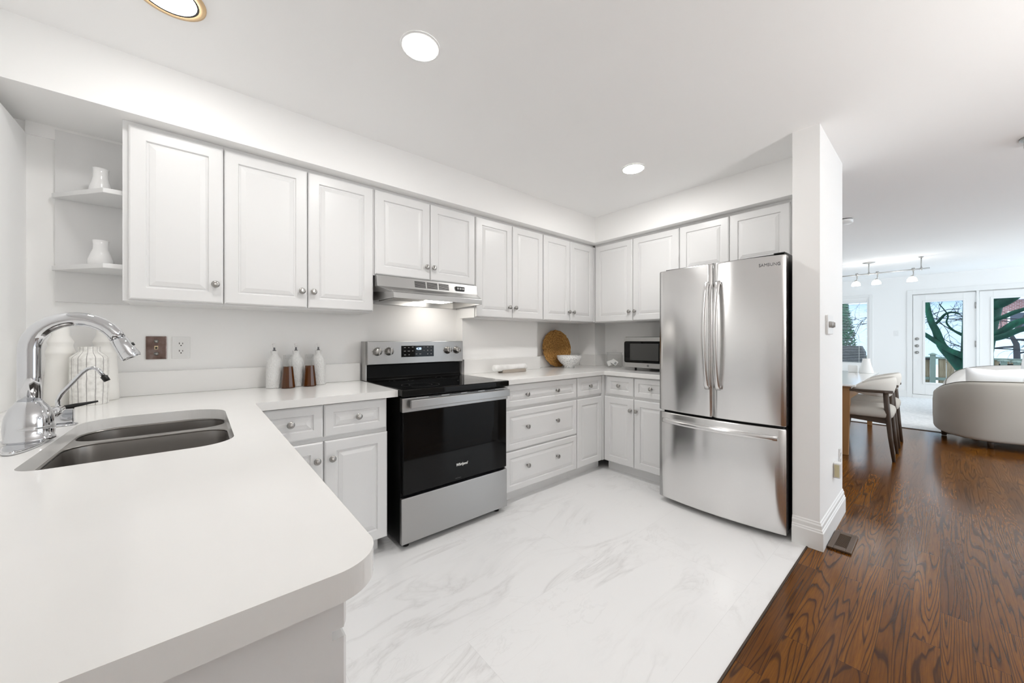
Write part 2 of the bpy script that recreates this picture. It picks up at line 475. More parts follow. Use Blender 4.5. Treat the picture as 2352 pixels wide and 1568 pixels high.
# ------------------------------------------------------------------ the setting
H = 2.436
YB = 2.67            # back wall
struct('floor_tile', MB().box(-0.8, 3.62, 0.505, 2.85, -0.05, 0.0), M['tile'])
struct('floor_wood', MB().box(-3.2, 7.30, -4.2, 0.505, -0.05, 0.0).box(3.62, 7.30, 0.505, 4.3, -0.05, 0.0), M['oak'])
struct('floor_carpet', MB().box(7.30, 11.4, -4.2, 4.3, -0.05, 0.004), M['carpet'])
struct('trim_1', MB().box(-0.59, 2.70, 0.499, 0.506, 0.0, 0.004), M['walnut'])
struct('trim_2', MB().box(7.285, 7.315, -4.2, 4.3, 0.0, 0.007), M['walnut'])
struct('ceiling', MB().box(-3.2, 8.77, -4.2, 4.3, H, H + 0.1), M['ceiling'])
mb = MB()
mb.rings([[(8.77, -4.2, H), (8.77, 4.3, H), (8.77, 4.3, H + 0.1), (8.77, -4.2, H + 0.1)],
          [(11.4, -4.2, 2.535), (11.4, 4.3, 2.535), (11.4, 4.3, 2.64), (11.4, -4.2, 2.64)]], False)
struct('ceiling_extension', mb, M['ceiling'])
# back wall: left run, boxed-out chase right of the range, recess and corner column
struct('wall_back', MB().box(-0.80, 1.657, YB, 2.85, 0, H), M['wall'])
struct('wall_back_chase', MB().box(1.657, 2.525, 2.575, 2.85, 0, H), M['wall'])
struct('wall_back_recess', MB().box(2.525, 3.62, 2.70, 2.85, 0, H), M['wall'])
struct('wall_corner_column', MB().box(3.306, 3.5, 2.47, 2.70, 0.86, 1.384), M['wall'])
struct('wall_left', MB().box(-0.72, -0.594, -2.4, YB, 0, 2.128).box(-0.86, -0.72, -2.4, 2.85, 0, H), M['wall'])
struct('wall_right', MB().box(3.5, 3.62, 0.575, 2.85, 0, H), M['wall'])
struct('wall_pillar', MB().box(2.695, 3.43, 0.447, 0.575, 0, H).box(3.43, 3.62, 0.50, 0.575, 0, H), M['wall'])
struct('wall_soffit_back', MB().box(-0.72, 3.5, 2.278, YB + 0.04, 2.183, H), M['wall'])
struct('wall_soffit_right', MB().box(3.05, 3.5, 0.575, 2.278, 2.183, H), M['wall'])
struct('trim_3', MB().box(-0.594, -0.26, YB - 0.012, YB, 2.125, 2.183), M['wall'])
struct('wall_front_blocker', MB().box(-0.86, 3.3, -1.9, -1.8, 0, H), M['wall'])  # unseen wall, placed and sized to limit sky light from behind
struct('wall_dining', MB().box(3.62, 11.4, 4.2, 4.3, 0, 2.6), M['wall'])

def baseboard(name, path, out):
    """profiled baseboard: path of (x,y); out(i) gives outward mitre vector per corner"""
    prof = [(0.0, 0.0), (0.018, 0.0), (0.018, 0.100), (0.014, 0.106), (0.014, 0.112), (0.010, 0.118), (0.010, 0.138), (0.005, 0.146), (0.005, 0.152), (0.0, 0.158)]
    rs = [[(x + out[i][0] * d, y + out[i][1] * d, z) for d, z in prof] for i, (x, y) in enumerate(path)]
    return struct(name, MB().rings(rs, False), M['trim'])
baseboard('baseboard_pillar', [(2.695, 0.575), (2.695, 0.447), (3.43, 0.447)], [(-1, 0), (-1, -1), (0, -1)])

# far wall with the window and the pair of patio doors
XF = 11.3
mb = MB()
mb.box(XF, XF + 0.1, 1.75, 4.3, 0, 2.6)
mb.box(XF, XF + 0.1, 1.02, 1.75, 0, 0.55).box(XF, XF + 0.1, 1.02, 1.75, 2.10, 2.6)
mb.box(XF, XF + 0.1, 0.40, 1.02, 0, 2.6)
mb.box(XF, XF + 0.1, -1.36, 0.40, 2.14, 2.6)
mb.box(XF, XF + 0.1, -4.2, -1.36, 0, 2.6)
struct('wall_far', mb, M['wall'])
def frame_x(mb, x0, x1, y0, y1, z0, z1, w, wb=None):
    """picture-frame in the YZ plane"""
    wb = w if wb is None else wb
    mb.box(x0, x1, y0, y0 + w, z0, z1); mb.box(x0, x1, y1 - w, y1, z0, z1)
    mb.box(x0, x1, y0 + w, y1 - w, z1 - w, z1); mb.box(x0, x1, y0 + w, y1 - w, z0, z0 + wb)
    return mb
mb = MB()
mb.box(XF - 0.02, XF, 0.38, 0.457, 0, 2.234).box(XF - 0.02, XF, -1.36, 0.38, 2.14, 2.234).box(XF - 0.02, XF, -1.45, -1.36, 0, 2.234)
mb.box(XF - 0.01, XF + 0.08, -0.478, -0.446, 0.07, 2.14)
mb.box(XF - 0.03, XF + 0.1, -1.359, 0.379, 0.0, 0.0695)
mb.box(XF + 0.057, XF + 0.1, 0.345, 0.40, 0.0695, 2.14).box(XF + 0.057, XF + 0.1, -1.36, -1.31, 0.0695, 2.14).box(XF + 0.057, XF + 0.1, -1.31, 0.345, 2.10, 2.14)
mb.box(XF + 0.0805, XF + 0.1, -0.51, -0.41, 0.0695, 2.10).box(XF + 0.057, XF + 0.1, -1.31, 0.345, 0.0695, 0.10)
struct('trim_4', mb, M['trim'], 0.003)
struct('baseboard_far', MB().box(XF - 0.016, XF, 0.457, 4.2, 0, 0.13).box(XF - 0.012, XF, 0.457, 4.2, 0.13, 0.145), M['trim'])
def patio_door(name, y1, w, g0, g1, gz0, gz1, label, locks):
    """slab between y1 and y1-w, glass between y g1..g0"""
    d = MB()
    y0 = y1 - w
    z0, z1 = 0.075, 2.122
    X0, X1 = XF + 0.01, XF + 0.055
    d.box(X0, X1, g0, y1, z0, z1).box(X0, X1, y0, g1, z0, z1).box(X0, X1, g1, g0, gz1, z1).box(X0, X1, g1, g0, z0, gz0)
    d = d.build(name, M['trim'], kind='structure', bevel=0.003)
    mo = frame_x(MB(), X0 - 0.012, X0, g1 - 0.035, g0 + 0.035, gz0 - 0.035, gz1 + 0.035, 0.035)
    mo.build('glazing_bead', M['trim'], d, bevel=0.004)
    MB().box(X0 + 0.018, X0 + 0.024, g1, g0, gz0, gz1).build('glass_pane', M['pane'], d)
    for z in locks:
        MB().lathe([(0.0, 0.0), (0.030, 0.0), (0.030, -0.008), (0.020, -0.014), (0.018, -0.03), (0.0, -0.034)], (X0, y1 - 0.055, z), 20, 'X').build('lock_knob', M['knob'], d)
    for z in (0.35, 1.12, 1.86):
        MB().cyl((X0 - 0.008, y0 + 0.0, z - 0.06), (X0 - 0.008, y0 + 0.0, z + 0.06), 0.010, n=10).build('hinge', M['knob'], d)
    return d
patio_door('door_1', 0.371, 0.809, 0.203, -0.286, 0.326, 1.967, '', (1.218, 1.074, 0.938))
patio_door('door_2', -0.485, 0.85, -0.646, -1.135, 0.326, 1.972, '', ())
w = frame_x(MB(), XF - 0.02, XF, 0.967, 1.80, 0.49, 2.199, 0.06).build('window_1', M['trim'], kind='structure', bevel=0.004)
frame_x(MB(), XF + 0.0, XF + 0.06, 1.02, 1.75, 0.55, 2.10, 0.044, 0.12).build('window_frame', M['trim'], w, bevel=0.003)
MB().box(XF + 0.04, XF + 0.046, 1.064, 1.706, 0.67, 2.056).build('glass_pane', M['pane'], w)
MB().box(XF - 0.03, XF - 0.002, 1.10, 1.21, 0.56, 0.585).build('crank_handle', M['white_plastic'], w, bevel=0.004)
bl = thing('window_blind', 'white horizontal slat blind hung in the far window', 'blind', (XF + 0.02, 1.38, 2.06))
mb = MB(bl.location)
for k in range(38):
    z = 2.03 - k * 0.0357
    mt = Matrix.Translation((XF + 0.022, 1.385, z)) @ Matrix.Rotation(math.radians(8), 4, 'Y')
    mb.box(-0.012, 0.012, -0.315, 0.315, -0.0012, 0.0012, mt)
mb.build('slats', M['trim'], bl)
MB(bl.location).box(XF + 0.005, XF + 0.038, 1.068, 1.702, 2.035, 2.056).build('head_rail', M['trim'], bl)
MB(bl.location).box(XF + 0.008, XF + 0.036, 1.07, 1.70, 0.673, 0.688).build('bottom_rail', M['trim'], bl)
for y in (1.19, 1.57):
    MB(bl.location).cyl((XF + 0.008, y, 0.68), (XF + 0.008, y, 2.04), 0.003, n=6).build('ladder_cord', M['trim'], bl)

# ------------------------------------------------------------------ cabinets
def knob(parent, x, z, y=0.0):
    mb = MB().lathe([(0.0, 0.001), (0.0075, 0.0), (0.006, -0.012), (0.0075, -0.017), (0.0165, -0.019), (0.0172, -0.022), (0.0165, -0.026), (0.010, -0.028), (0.0, -0.0285)], (x, y, z), 18, 'Y')
    k = mb.build('knob', M['knob'], parent)
    k['label'] = 'round brushed nickel knob'
    return k
def cabinet(name, label, cat, loc, rz, box, fronts, kick=None, group=None, extra=None):
    """local frame: x to the right seen from the front, front faces at y=0, body behind"""
    t = thing(name, label, cat, loc, rz, group)
    x0, x1, d, z0, z1 = box
    mb = MB().box(x0, x1, 0.0205, d, z0, z1)
    mb.build('carcass', M['cab'], t)
    for kind, a, b, c, e, knobs in fronts:
        fr = 0.055 if kind == 'door' else 0.042
        fo = MB().panel(a, b, c, e, 0.0, 0.02, min(fr, (e - c) * 0.27)).build(kind, M['cab'], t)
        for kx, kz in knobs: knob(fo, kx, kz)
    if kick:
        MB().box(kick[0], kick[1], 0.075, d - 0.01, 0.0, z0 - 0.0005).build('toe_kick', M['cab'], t)
    return t

YU = 2.345; DU = YB - YU - 0.001
ZT = 2.16; ZBt = 1.381
# upper cabinets along the back wall (local x = world x, origin at x=0)
def upper(label, x0, x1, z0, fronts, name='upper_cabinet', dx=DU):
    return cabinet(name, label, 'cabinet', (x0, YU, z0), 0, (0, x1 - x0, dx, 0, 2.182 - z0),
                   [('door', a - x0, b - x0, c - z0, ZT - z0, [(kx - x0, kz - z0)]) for a, b, c, kx, kz in fronts], group='white upper cabinets')
upper('white upper cabinet with a single door, leftmost, beside the corner shelves', -0.262, 0.092, 1.375, [(-0.242, 0.0895, 1.382, 0.059, 1.474)])
upper('wide white two-door upper cabinet to the left of the range hood', 0.0925, 0.846, 1.375, [(0.095, 0.4665, 1.382, 0.437, 1.474), (0.4725, 0.8395, 1.382, 0.496, 1.474)])
upper('short white two-door upper cabinet right above the range hood', 0.8465, 1.6295, 1.615, [(0.853, 1.2395, 1.622, 1.208, 1.708), (1.2455, 1.625, 1.622, 1.262, 1.708)])
upper('white two-door upper cabinet just to the right of the range hood', 1.630, 2.379, 1.375, [(1.637, 2.005, 1.382, 1.965, 1.470), (2.011, 2.3735, 1.382, 2.033, 1.470)], dx=2.573 - YU)
nu = upper('white two-door upper cabinet at the inner corner above the wicker plate', 2.3795, 3.136, 1.375, [(2.3855, 2.748, 1.382, 2.722, 1.470), (2.754, 3.115, 1.382, 2.790, 1.470)], dx=2.573 - YU)
MB((2.3795, YU, 1.375)).box(3.117, 3.1400, 2.3415, 2.3653, 1.382, 2.16).build('corner_filler', M['cab'], nu)
# upper cabinets along the right wall (local x = -world y)
XU = 3.12
def upper_r(label, y0, y1, z0, fronts):
    return cabinet('upper_cabinet', label, 'cabinet', (XU, y0, z0), -PI / 2, (0, y0 - y1, 3.499 - XU, 0, 2.182 - z0),
                   [('door', y0 - a, y0 - b, c - z0, ZT - z0, [(y0 - ky, kz - z0)] if ky else []) for a, b, c, ky, kz in fronts], group='white upper cabinets')
upper_r('white two-door upper cabinet above the microwave', 2.341, 1.4525, 1.375, [(2.326, 1.8985, 1.382, 1.925, 1.470), (1.8925, 1.456, 1.382, 1.866, 1.470)])
upper_r('short white two-door upper cabinet above the refrigerator', 1.452, 0.660, 1.745, [(1.448, 1.066, 1.752, 1.092, 1.782), (1.060, 0.678, 1.752, 1.035, 1.782)])

YBASE = 2.03; XBASE = 2.85
zd0, zd1, zk0, zk1 = 0.09, 0.682, 0.705, 0.868
def base(label, x0, x1, fronts, depth=YB - YBASE - 0.002):
    return cabinet('base_cabinet', label, 'cabinet', (x0, YBASE, 0), 0, (0, x1 - x0, depth, 0.088, 0.872),
                   [(k, a - x0, b - x0, c, d, [(kx - x0, kz) for kx, kz in kn]) for k, a, b, c, d, kn in fronts], (0, x1 - x0 - (0.03 if x0 < 0.5 else 0)), 'white base cabinets')
base('white base cabinet left of the range, with two drawers over two doors', 0.150, 0.809, [
    ('drawer', 0.155, 0.475, zk0, zk1, [(0.330, 0.792)]), ('drawer', 0.481, 0.803, zk0, zk1, [(0.645, 0.792)]),
    ('door', 0.155, 0.475, zd0, zd1, [(0.445, 0.593)]), ('door', 0.483, 0.807, zd0, zd1, [(0.515, 0.593)])])
base('white base cabinet with three wide drawers right of the range', 1.660, 2.4725, [
    ('drawer', 1.667, 2.467, zk0, zk1, [(1.875, 0.79), (2.207, 0.79)]),
    ('drawer', 1.667, 2.467, 0.392, zd1, [(1.880, 0.547), (2.210, 0.547)]),
    ('drawer', 1.667, 2.467, zd0, 0.380, [(1.884, 0.254), (2.213, 0.254)])], 2.573 - YBASE)
nb = base('narrow white base cabinet in the inner corner with one small drawer', 2.473, 2.872, [
    ('drawer', 2.479, 2.822, zk0, zk1, [(2.64, 0.79)]), ('door', 2.476, 2.826, zd0, zd1, [])], 2.573 - YBASE)
def base_r(label, y0, y1, fronts):
    return cabinet('base_cabinet', label, 'cabinet', (XBASE, y0, 0), -PI / 2, (0, y0 - y1, 3.498 - XBASE, 0.088, 0.872),
                   [(k, y0 - a, y0 - b, c, d, [(y0 - ky, kz) for ky, kz in kn]) for k, a, b, c, d, kn in fronts], (0, y0 - y1), 'white base cabinets')
_f = MB((2.473, YBASE, 0)).box(2.8275, 2.8700, 2.0285, 2.0502, 0.09, 0.871).build('corner_filler', M['cab'], nb)
base_r('white base cabinet under the microwave with two drawers over two doors', 2.027, 1.39, [
    ('drawer', 2.0, 1.725, zk0, zk1, [(1.862, 0.79)]), ('drawer', 1.717, 1.40, zk0, zk1, [(1.557, 0.79)]),
    ('door', 2.022, 1.725, zd0, zd1, [(1.745, 0.585)]), ('door', 1.717, 1.40, zd0, zd1, [(1.690, 0.585)])])
# peninsula / sink cabinet (faces +x, into the kitchen)
def sink_cab(label, y0, y1, z1, fronts, x=0.152):
    return cabinet('base_cabinet', label, 'cabinet', (x, y0, 0), PI / 2, (0, y1 - y0, 0.66, 0.088, z1),
                   [(k, a - y0, b - y0, c, d, [(ky - y0, kz) for ky, kz in kn]) for k, a, b, c, d, kn in fronts], (0, y1 - y0), 'white base cabinets')
sink_cab('white end cabinet under the near rounded corner of the sink counter', 0.515, 1.19, 0.872, [
    ('drawer', 0.520, 0.852, zk0 + 0.11, zk1, [(0.69, 0.84)]), ('drawer', 0.858, 1.186, zk0 + 0.11, zk1, [(1.02, 0.84)]),
    ('door', 0.520, 0.852, zd0, zk0 + 0.098, [(0.82, 0.593)]), ('door', 0.858, 1.186, zd0, zk0 + 0.098, [(0.89, 0.593)])])
t = cabinet('base_cabinet', 'white sink cabinet hidden under the double sink', 'cabinet', (0.152, 1.1905, 0), PI / 2, (0, 0.80, 0.66, 0.088, 0.62),
            [('door', 0.006, 0.397, zd0, zd1, [(0.365, 0.593)]), ('door', 0.403, 0.795, zd0, zd1, [(0.435, 0.593)])], (0, 0.80), 'white base cabinets')
MB().box(0.0, 0.80, 0.0205, 0.035, 0.62, 0.872).build('front_rail', M['cab'], t)
MB().panel(0.006, 0.795, zk0, zk1, 0.0, 0.02, 0.04).build('false_front', M['cab'], t)

# ------------------------------------------------------------------ worktops
ZC0, ZC1 = 0.876, 0.914
hole = rrect(-0.312, 0.078, 1.285, 1.985, [0.05, 0.09, 0.13, 0.12], 24)
outer = [(-0.592, 0.478)] + [(0.128 + 0.062 * math.cos(a), 0.54 + 0.062 * math.sin(a)) for a in [(-0.5 + 0.5 * k / 28) * PI for k in range(29)]] + \
        [(0.190, 2.003), (0.857, 2.003), (0.857, 2.668), (-0.592, 2.668)]
ct = thing('countertop', 'white quartz worktop with the sink cut-out, running from the near rounded end to the range', 'countertop', (0.0, 1.0, ZC0))
MB(ct.location).slab(outer, [hole], ZC0, ZC1).build('slab', M['quartz'], ct, bevel=0.004, seg=3)
MB(ct.location).box(-0.592, 0.857, 2.648, 2.668, ZC1 + 0.0003, 1.036).build('backsplash', M['quartz'], ct, bevel=0.002)
ct2 = thing('countertop', 'white quartz L-shaped corner worktop right of the range', 'countertop', (2.9, 2.4, ZC0))
MB(ct2.location).prism([(1.640, 2.003), (2.822, 2.003), (2.822, 1.392), (3.498, 1.392), (3.498, 2.468), (3.304, 2.468), (3.304, 2.698), (2.527, 2.698), (2.527, 2.573), (1.659, 2.573), (1.659, 2.668), (1.640, 2.668)], ZC0, ZC1).build('slab', M['quartz'], ct2, bevel=0.004, seg=3)
MB(ct2.location).box(1.660, 2.546, 2.553, 2.573, ZC1 + 0.0003, 1.036).box(2.527, 3.304, 2.678, 2.698, ZC1 + 0.0003, 1.036).build('backsplash', M['quartz'], ct2, bevel=0.002)
MB(ct2.location).box(3.478, 3.498, 1.392, 2.466, ZC1 + 0.0003, 1.036).box(3.286, 3.304, 2.45, 2.66, ZC1 + 0.0003, 1.036).box(3.3045, 3.4775, 2.45, 2.468, ZC1 + 0.0003, 1.036).build('side_splash', M['quartz'], ct2, bevel=0.002)

# sink
sk = thing('sink', 'double-bowl stainless steel sink set under the white worktop', 'sink', (-0.117, 1.63, 0.66))
bA = rrect(-0.308, 0.074, 1.765, 1.978, [0.07, 0.07, 0.10, 0.10], 8)
bB = rrect(-0.308, 0.074, 1.294, 1.732, [0.06, 0.09, 0.07, 0.07], 8)
MB(sk.location).slab(rrect(-0.325, 0.095, 1.27, 2.0, 0.08, 6), [bA, bB], 0.868, 0.8755).build('rim', M['sinksteel'], sk, bevel=0.003)
for poly, dep in ((bA, 0.15), (bB, 0.19)):
    cx = sum(p[0] for p in poly) / len(poly); cy = sum(p[1] for p in poly) / len(poly)
    rs = []
    for k, dz in ((1.0, 0.0), (0.985, -0.03), (0.97, -dep * 0.75), (0.94, -dep * 0.9), (0.86, -dep), (0.10, -dep - 0.004)):
        rs.append([(cx + (x - cx) * k, cy + (y - cy) * k, 0.8685 + dz) for x, y in poly])
    MB(sk.location).rings(rs, True, False, True).build('bowl', M['sinksteel'], sk)
    MB(sk.location).lathe([(0.0, 0.0), (0.042, 0.0), (0.042, 0.004), (0.030, 0.006), (0.0, 0.003)], (cx, cy, 0.8685 - dep - 0.001), 24).build('drain', M['chrome'], sk)

# ------------------------------------------------------------------ taps
fx, fy = -0.357, 1.63
fa = thing('kitchen_faucet', 'tall chrome gooseneck faucet with pull-down spray behind the sink', 'faucet', (fx, fy, ZC1))
pl = [(fx + 0.034 * math.cos(a) * (1 if abs(math.sin(a)) < 0.99 else 1), fy + 0.145 * math.sin(a)) for a in [2 * PI * k / 40 for k in range(40)]]
MB(fa.location).prism(pl, ZC1 + 0.0003, ZC1 + 0.010, True).build('deck_plate', M['chrome'], fa, bevel=0.003)
MB(fa.location).lathe([(0.047, 0.010), (0.047, 0.016), (0.0445, 0.018), (0.0465, 0.045), (0.044, 0.075), (0.036, 0.098), (0.026, 0.112), (0.0235, 0.118)], (fx, fy, ZC1), 36).build('body', M['chrome'], fa)
pts = [(fx, fy, ZC1 + 0.115), (fx, fy, 1.10), (fx, fy, 1.174)]
for k in range(1, 15):
    a = PI - k * PI / 14 * 0.885
    pts.append((fx + 0.086 + 0.086 * math.cos(a), fy, 1.174 + 0.086 * math.sin(a)))
MB(fa.location).tube(pts, [0.0215] * 3 + [0.0215 - 0.003 * k / 14 for k in range(1, 15)], 24).build('gooseneck', M['chrome'], fa)
e0 = Vector(pts[-1]); dr = (e0 - Vector(pts[-2])).normalized()
h = MB(fa.location).tube([e0, e0 + dr * 0.004, e0 + dr * 0.005, e0 + dr * 0.025, e0 + dr * 0.062, e0 + dr * 0.068], [0.0180, 0.0180, 0.0195, 0.0205, 0.0245, 0.022], 24).build('spray_head', M['chrome'], fa)
q = e0 + dr * 0.030
pv_ = Vector((-dr.z, 0, dr.x))
MB(fa.location).tube([q + pv_ * 0.016, q + pv_ * 0.0245], [0.006, 0.005], 12).build('spray_button', M['blk'], h)
MB(fa.location).tube([(fx + 0.02, fy + 0.03, 0.978), (fx + 0.032, fy + 0.06, 0.988), (fx + 0.040, fy + 0.090, 0.994)], [0.014, 0.015, 0.009], 16).build('lever', M['chrome'], fa)

gx, gy = -0.345, 1.905
ft = thing('filter_tap', 'small chrome filtered water tap with black tip, right of the gooseneck faucet', 'faucet', (gx, gy, ZC1))
MB(ft.location).lathe([(0.030, 0.0003), (0.030, 0.005), (0.014, 0.008)], (gx, gy, ZC1), 24).box(gx - 0.022, gx + 0.022, gy - 0.012, gy + 0.012, ZC1 + 0.008, ZC1 + 0.055).build('valve_body', M['chrome'], ft, bevel=0.003)
p = [(-0.359, gy, 0.965), (-0.359, gy, 1.000), (-0.352, gy, 1.018), (-0.305, gy, 1.088), (-0.293, gy, 1.100), (-0.280, gy, 1.103), (-0.268, gy, 1.094), (-0.255, gy, 1.070)]
MB(ft.location).tube(p, 0.0062, 14).build('spout', M['chrome'], ft)
MB(ft.location).tube([(-0.2565, gy, 1.0725), (-0.2475, gy, 1.055)], [0.0095, 0.0085], 14).build('spout_tip', M['blk'], ft)
MB(ft.location).tube([(-0.355, gy + 0.002, 0.972), (-0.325, gy + 0.01, 0.976), (-0.272, gy + 0.02, 0.984)], [0.006, 0.007, 0.003], 10).build('lever', M['blk'], ft)

# ------------------------------------------------------------------ range
RX0, RX1 = 0.866, 1.637
rg = thing('range', 'freestanding stainless and black electric range between the worktops', 'stove', (1.25, 2.3, 0))
o = rg.location
MB(o).box(RX0 + 0.004, RX1 - 0.004, 2.0, 2.60, 0.03, 0.872).build('side_body', M['enamel'], rg)
for x in (RX0 + 0.05, RX1 - 0.05):
    for y in (2.03, 2.55): MB(o).cyl((x, y, 0), (x, y, 0.03), 0.018, n=12).build('foot', M['blk'], rg)
MB(o).box(RX0, RX1, 1.972, 2.0, 0.036, 0.298).build('storage_drawer', M['steel'], rg, bevel=0.004)
dr_ = MB(o).box(RX0 + 0.008, RX1 - 0.008, 1.968, 2.0, 0.318, 0.788).build('oven_door', M['blackglass'], rg, bevel=0.004)
band = MB(o).box(RX0, RX1, 1.964, 2.0, 0.788, 0.868).build('door_rail', M['steel'], dr_, bevel=0.003)
mb = MB(o)
mb.box(RX0 + 0.035, RX1 - 0.012, 1.925, 1.944, 0.812, 0.860)
mb.box(RX0 + 0.06, RX0 + 0.09, 1.94, 1.966, 0.825, 0.850).box(RX1 - 0.06, RX1 - 0.03, 1.94, 1.966, 0.825, 0.850)
mb.build('oven_handle', M['steel'], dr_, bevel=0.004)
for x in (1.03, 1.17, 1.30, 1.44): MB(o).box(x, x + 0.085, 1.9635, 1.972, 0.8625, 0.8665).build('vent_slot', M['slot'], dr_)
text('logo', 'Whirlpool', 0.024, M['logo_white'], dr_, Vector((1.262, 1.9672, 0.415)) - o, (PI / 2, 0, 0), 0.0006, 0.25, 0.85, 0.0004)
tx = text('badge_line', '- - - - - - - -', 0.010, M['icon'], dr_, Vector((1.235, 1.9675, 0.334)) - o, (PI / 2, 0, 0), 0.0004, 0, 0.9)
mb = MB(o)
mb.box(RX0 - 0.006, RX1 + 0.001, 1.948, 2.56, 0.878, 0.917)
ctp = mb.build('cooktop', M['blackglass'], rg, bevel=0.006, seg=3)
M['burner'] = mat('burner_mark', (0.06, 0.06, 0.06), 0.3)
for x, y, r in ((1.06, 2.13, 0.115), (1.44, 2.13, 0.09), (1.06, 2.42, 0.08), (1.44, 2.42, 0.10)):
    for rr in (r, r * 0.62):
        MB(o).rings([[(x + q_ * math.cos(2 * PI * k / 40), y + q_ * math.sin(2 * PI * k / 40), 0.9176) for k in range(40)] for q_ in (rr, rr + 0.0015)], False, False, False).build('burner_ring', M['burner'], ctp)
# backguard
bg = MB(o)
bg.rings([[(RX0 + 0.006, y, z) for y, z in ((2.645, 0.90), (2.645, 1.185), (2.560, 1.185), (2.548, 1.15), (2.548, 1.035), (2.575, 1.02), (2.575, 0.935), (2.555, 0.917), (2.555, 0.90))],
          [(RX1 - 0.006, y, z) for y, z in ((2.645, 0.90), (2.645, 1.185), (2.560, 1.185), (2.548, 1.15), (2.548, 1.035), (2.575, 1.02), (2.575, 0.935), (2.555, 0.917), (2.555, 0.90))]], False)
bgo = bg.build('backguard', M['enamel'], rg, bevel=0.003)
cp = MB(o).box(RX0 + 0.002, RX1 - 0.002, 2.534, 2.56, 1.026, 1.190).build('control_panel', M['steel'], rg, bevel=0.004)
MB(o).box(RX0 - 0.002, RX0 + 0.006, 2.56, 2.65, 0.917, 1.188).build('side_trim', M['steel_mid'], rg)
disp = MB(o).box(1.110, 1.370, 2.5315, 2.536, 1.074, 1.156).build('display', M['blackglass'], cp)
text('clock_digits', '4:20', 0.024, M['led'], disp, Vector((1.245, 2.5312, 1.133)) - o, (PI / 2, 0, 0), 0.0004)
for x, z, w_ in [(1.135, 1.143, .012), (1.135, 1.117, .014), (1.137, 1.09, .014), (1.165, 1.143, .010), (1.166, 1.117, .017), (1.168, 1.09, .008), (1.197, 1.146, .012), (1.197, 1.118, .010),
                 (1.226, 1.094, .012), (1.257, 1.094, .014), (1.288, 1.145, .005), (1.288, 1.12, .005), (1.318, 1.145, .011), (1.318, 1.12, .008), (1.318, 1.093, .009), (1.347, 1.145, .006), (1.347, 1.12, .009), (1.347, 1.094, .010)]:
    MB(o).box(x - w_ / 2, x + w_ / 2, 2.5310, 2.532, z - 0.002, z + 0.002).build('key_mark', M['icon'], disp)
for x in (0.936, 1.018, 1.492, 1.575):
    k = MB(o).lathe([(0.029, 0.001), (0.029, -0.004), (0.0255, -0.007), (0.0235, -0.030), (0.021, -0.033), (0.0, -0.033)], (x, 2.534, 1.118), 26, 'Y').build('burner_knob', M['knob'], cp)
    MB(o).box(x - 0.0045, x + 0.0045, 2.494, 2.503, 1.096, 1.140).build('grip', M['knob'], k, bevel=0.002)
    mb = MB(o)
    for a in range(9):
        aa = math.radians(-210 + a * 30) * -1
        px, pz = x + 0.036 * math.cos(aa), 1.118 + 0.036 * math.sin(aa)
        mb.box(px - 0.0012, px + 0.0012, 2.5334, 2.5345, pz - 0.0022, pz + 0.0022)
    mb.build('dial_marks', M['logo_grey'], cp)

# ------------------------------------------------------------------ range hood
hd = thing('range_hood', 'stainless under-cabinet range hood with lit lamp above the range', 'range hood', (1.24, 2.45, 1.456))
o = hd.location
X0, X1 = 0.853, 1.624
mb = MB(o)
ring = lambda x0, x1, y0, z: [(x0, 2.667, z), (x0, y0, z), (x1, y0, z), (x1, 2.667, z)]
mb.rings([[(X0, 2.667, 1.6145), (X0, 2.325, 1.6145), (X1, 2.325, 1.6145), (X1, 2.667, 1.6145)],
          [(X0, 2.667, 1.542), (X0, 2.31, 1.542), (X1, 2.31, 1.542), (X1, 2.667, 1.542)],
          [(X0, 2.667, 1.492), (X0 + 0.045, 2.165, 1.492), (X1 - 0.065, 2.165, 1.492), (X1, 2.667, 1.492)],
          [(X0, 2.667, 1.458), (X0 + 0.045, 2.16, 1.456), (X1 - 0.065, 2.16, 1.456), (X1, 2.667, 1.458)],
          [(X0 + 0.006, 2.661, 1.458), (X0 + 0.05, 2.168, 1.457), (X1 - 0.07, 2.168, 1.457), (X1 - 0.006, 2.661, 1.458)],
          [(X0 + 0.006, 2.661, 1.510), (X0 + 0.05, 2.20, 1.510), (X1 - 0.07, 2.20, 1.510), (X1 - 0.006, 2.661, 1.510)]], False)
shell = mb.build('shell', M['steel_mid'], hd, bevel=0.002)
for k in range(3):
    x = 1.110 + k * 0.092
    mb = MB(o)
    for j in range(6):
        z = 1.557 + j * 0.0075
        mb.box(x, x + 0.080, 2.3085 + (z - 1.542) * 0.2, 2.3145 + (z - 1.542) * 0.2, z, z + 0.004)
    mb.build('vent_grille', M['slot'], hd)
sw = MB(o).box(1.432, 1.505, 2.3085, 2.318, 1.562, 1.592).build('switch_plate', M['blk'], hd)
for j in range(3): MB(o).box(1.439 + j * 0.022, 1.455 + j * 0.022, 2.3065, 2.310, 1.570, 1.584).build('rocker_switch', M['icon'], sw)
MB(o).box(1.00, 1.28, 2.27, 2.62, 1.494, 1.508).build('grease_filter', M['filter'], hd)
MB(o).box(0.985, 1.00, 2.25, 2.64, 1.478, 1.509).build('filter_rail', M['steel_mid'], hd)
MB(o).rings([[(x, y, 1.508) for x, y in ((1.27, 2.30), (1.44, 2.30), (1.44, 2.52), (1.27, 2.52))], [(x, y, 1.478) for x, y in ((1.285, 2.315), (1.425, 2.315), (1.425, 2.505), (1.285, 2.505))]], False).build('lamp_lens', M['hoodlamp'], hd)

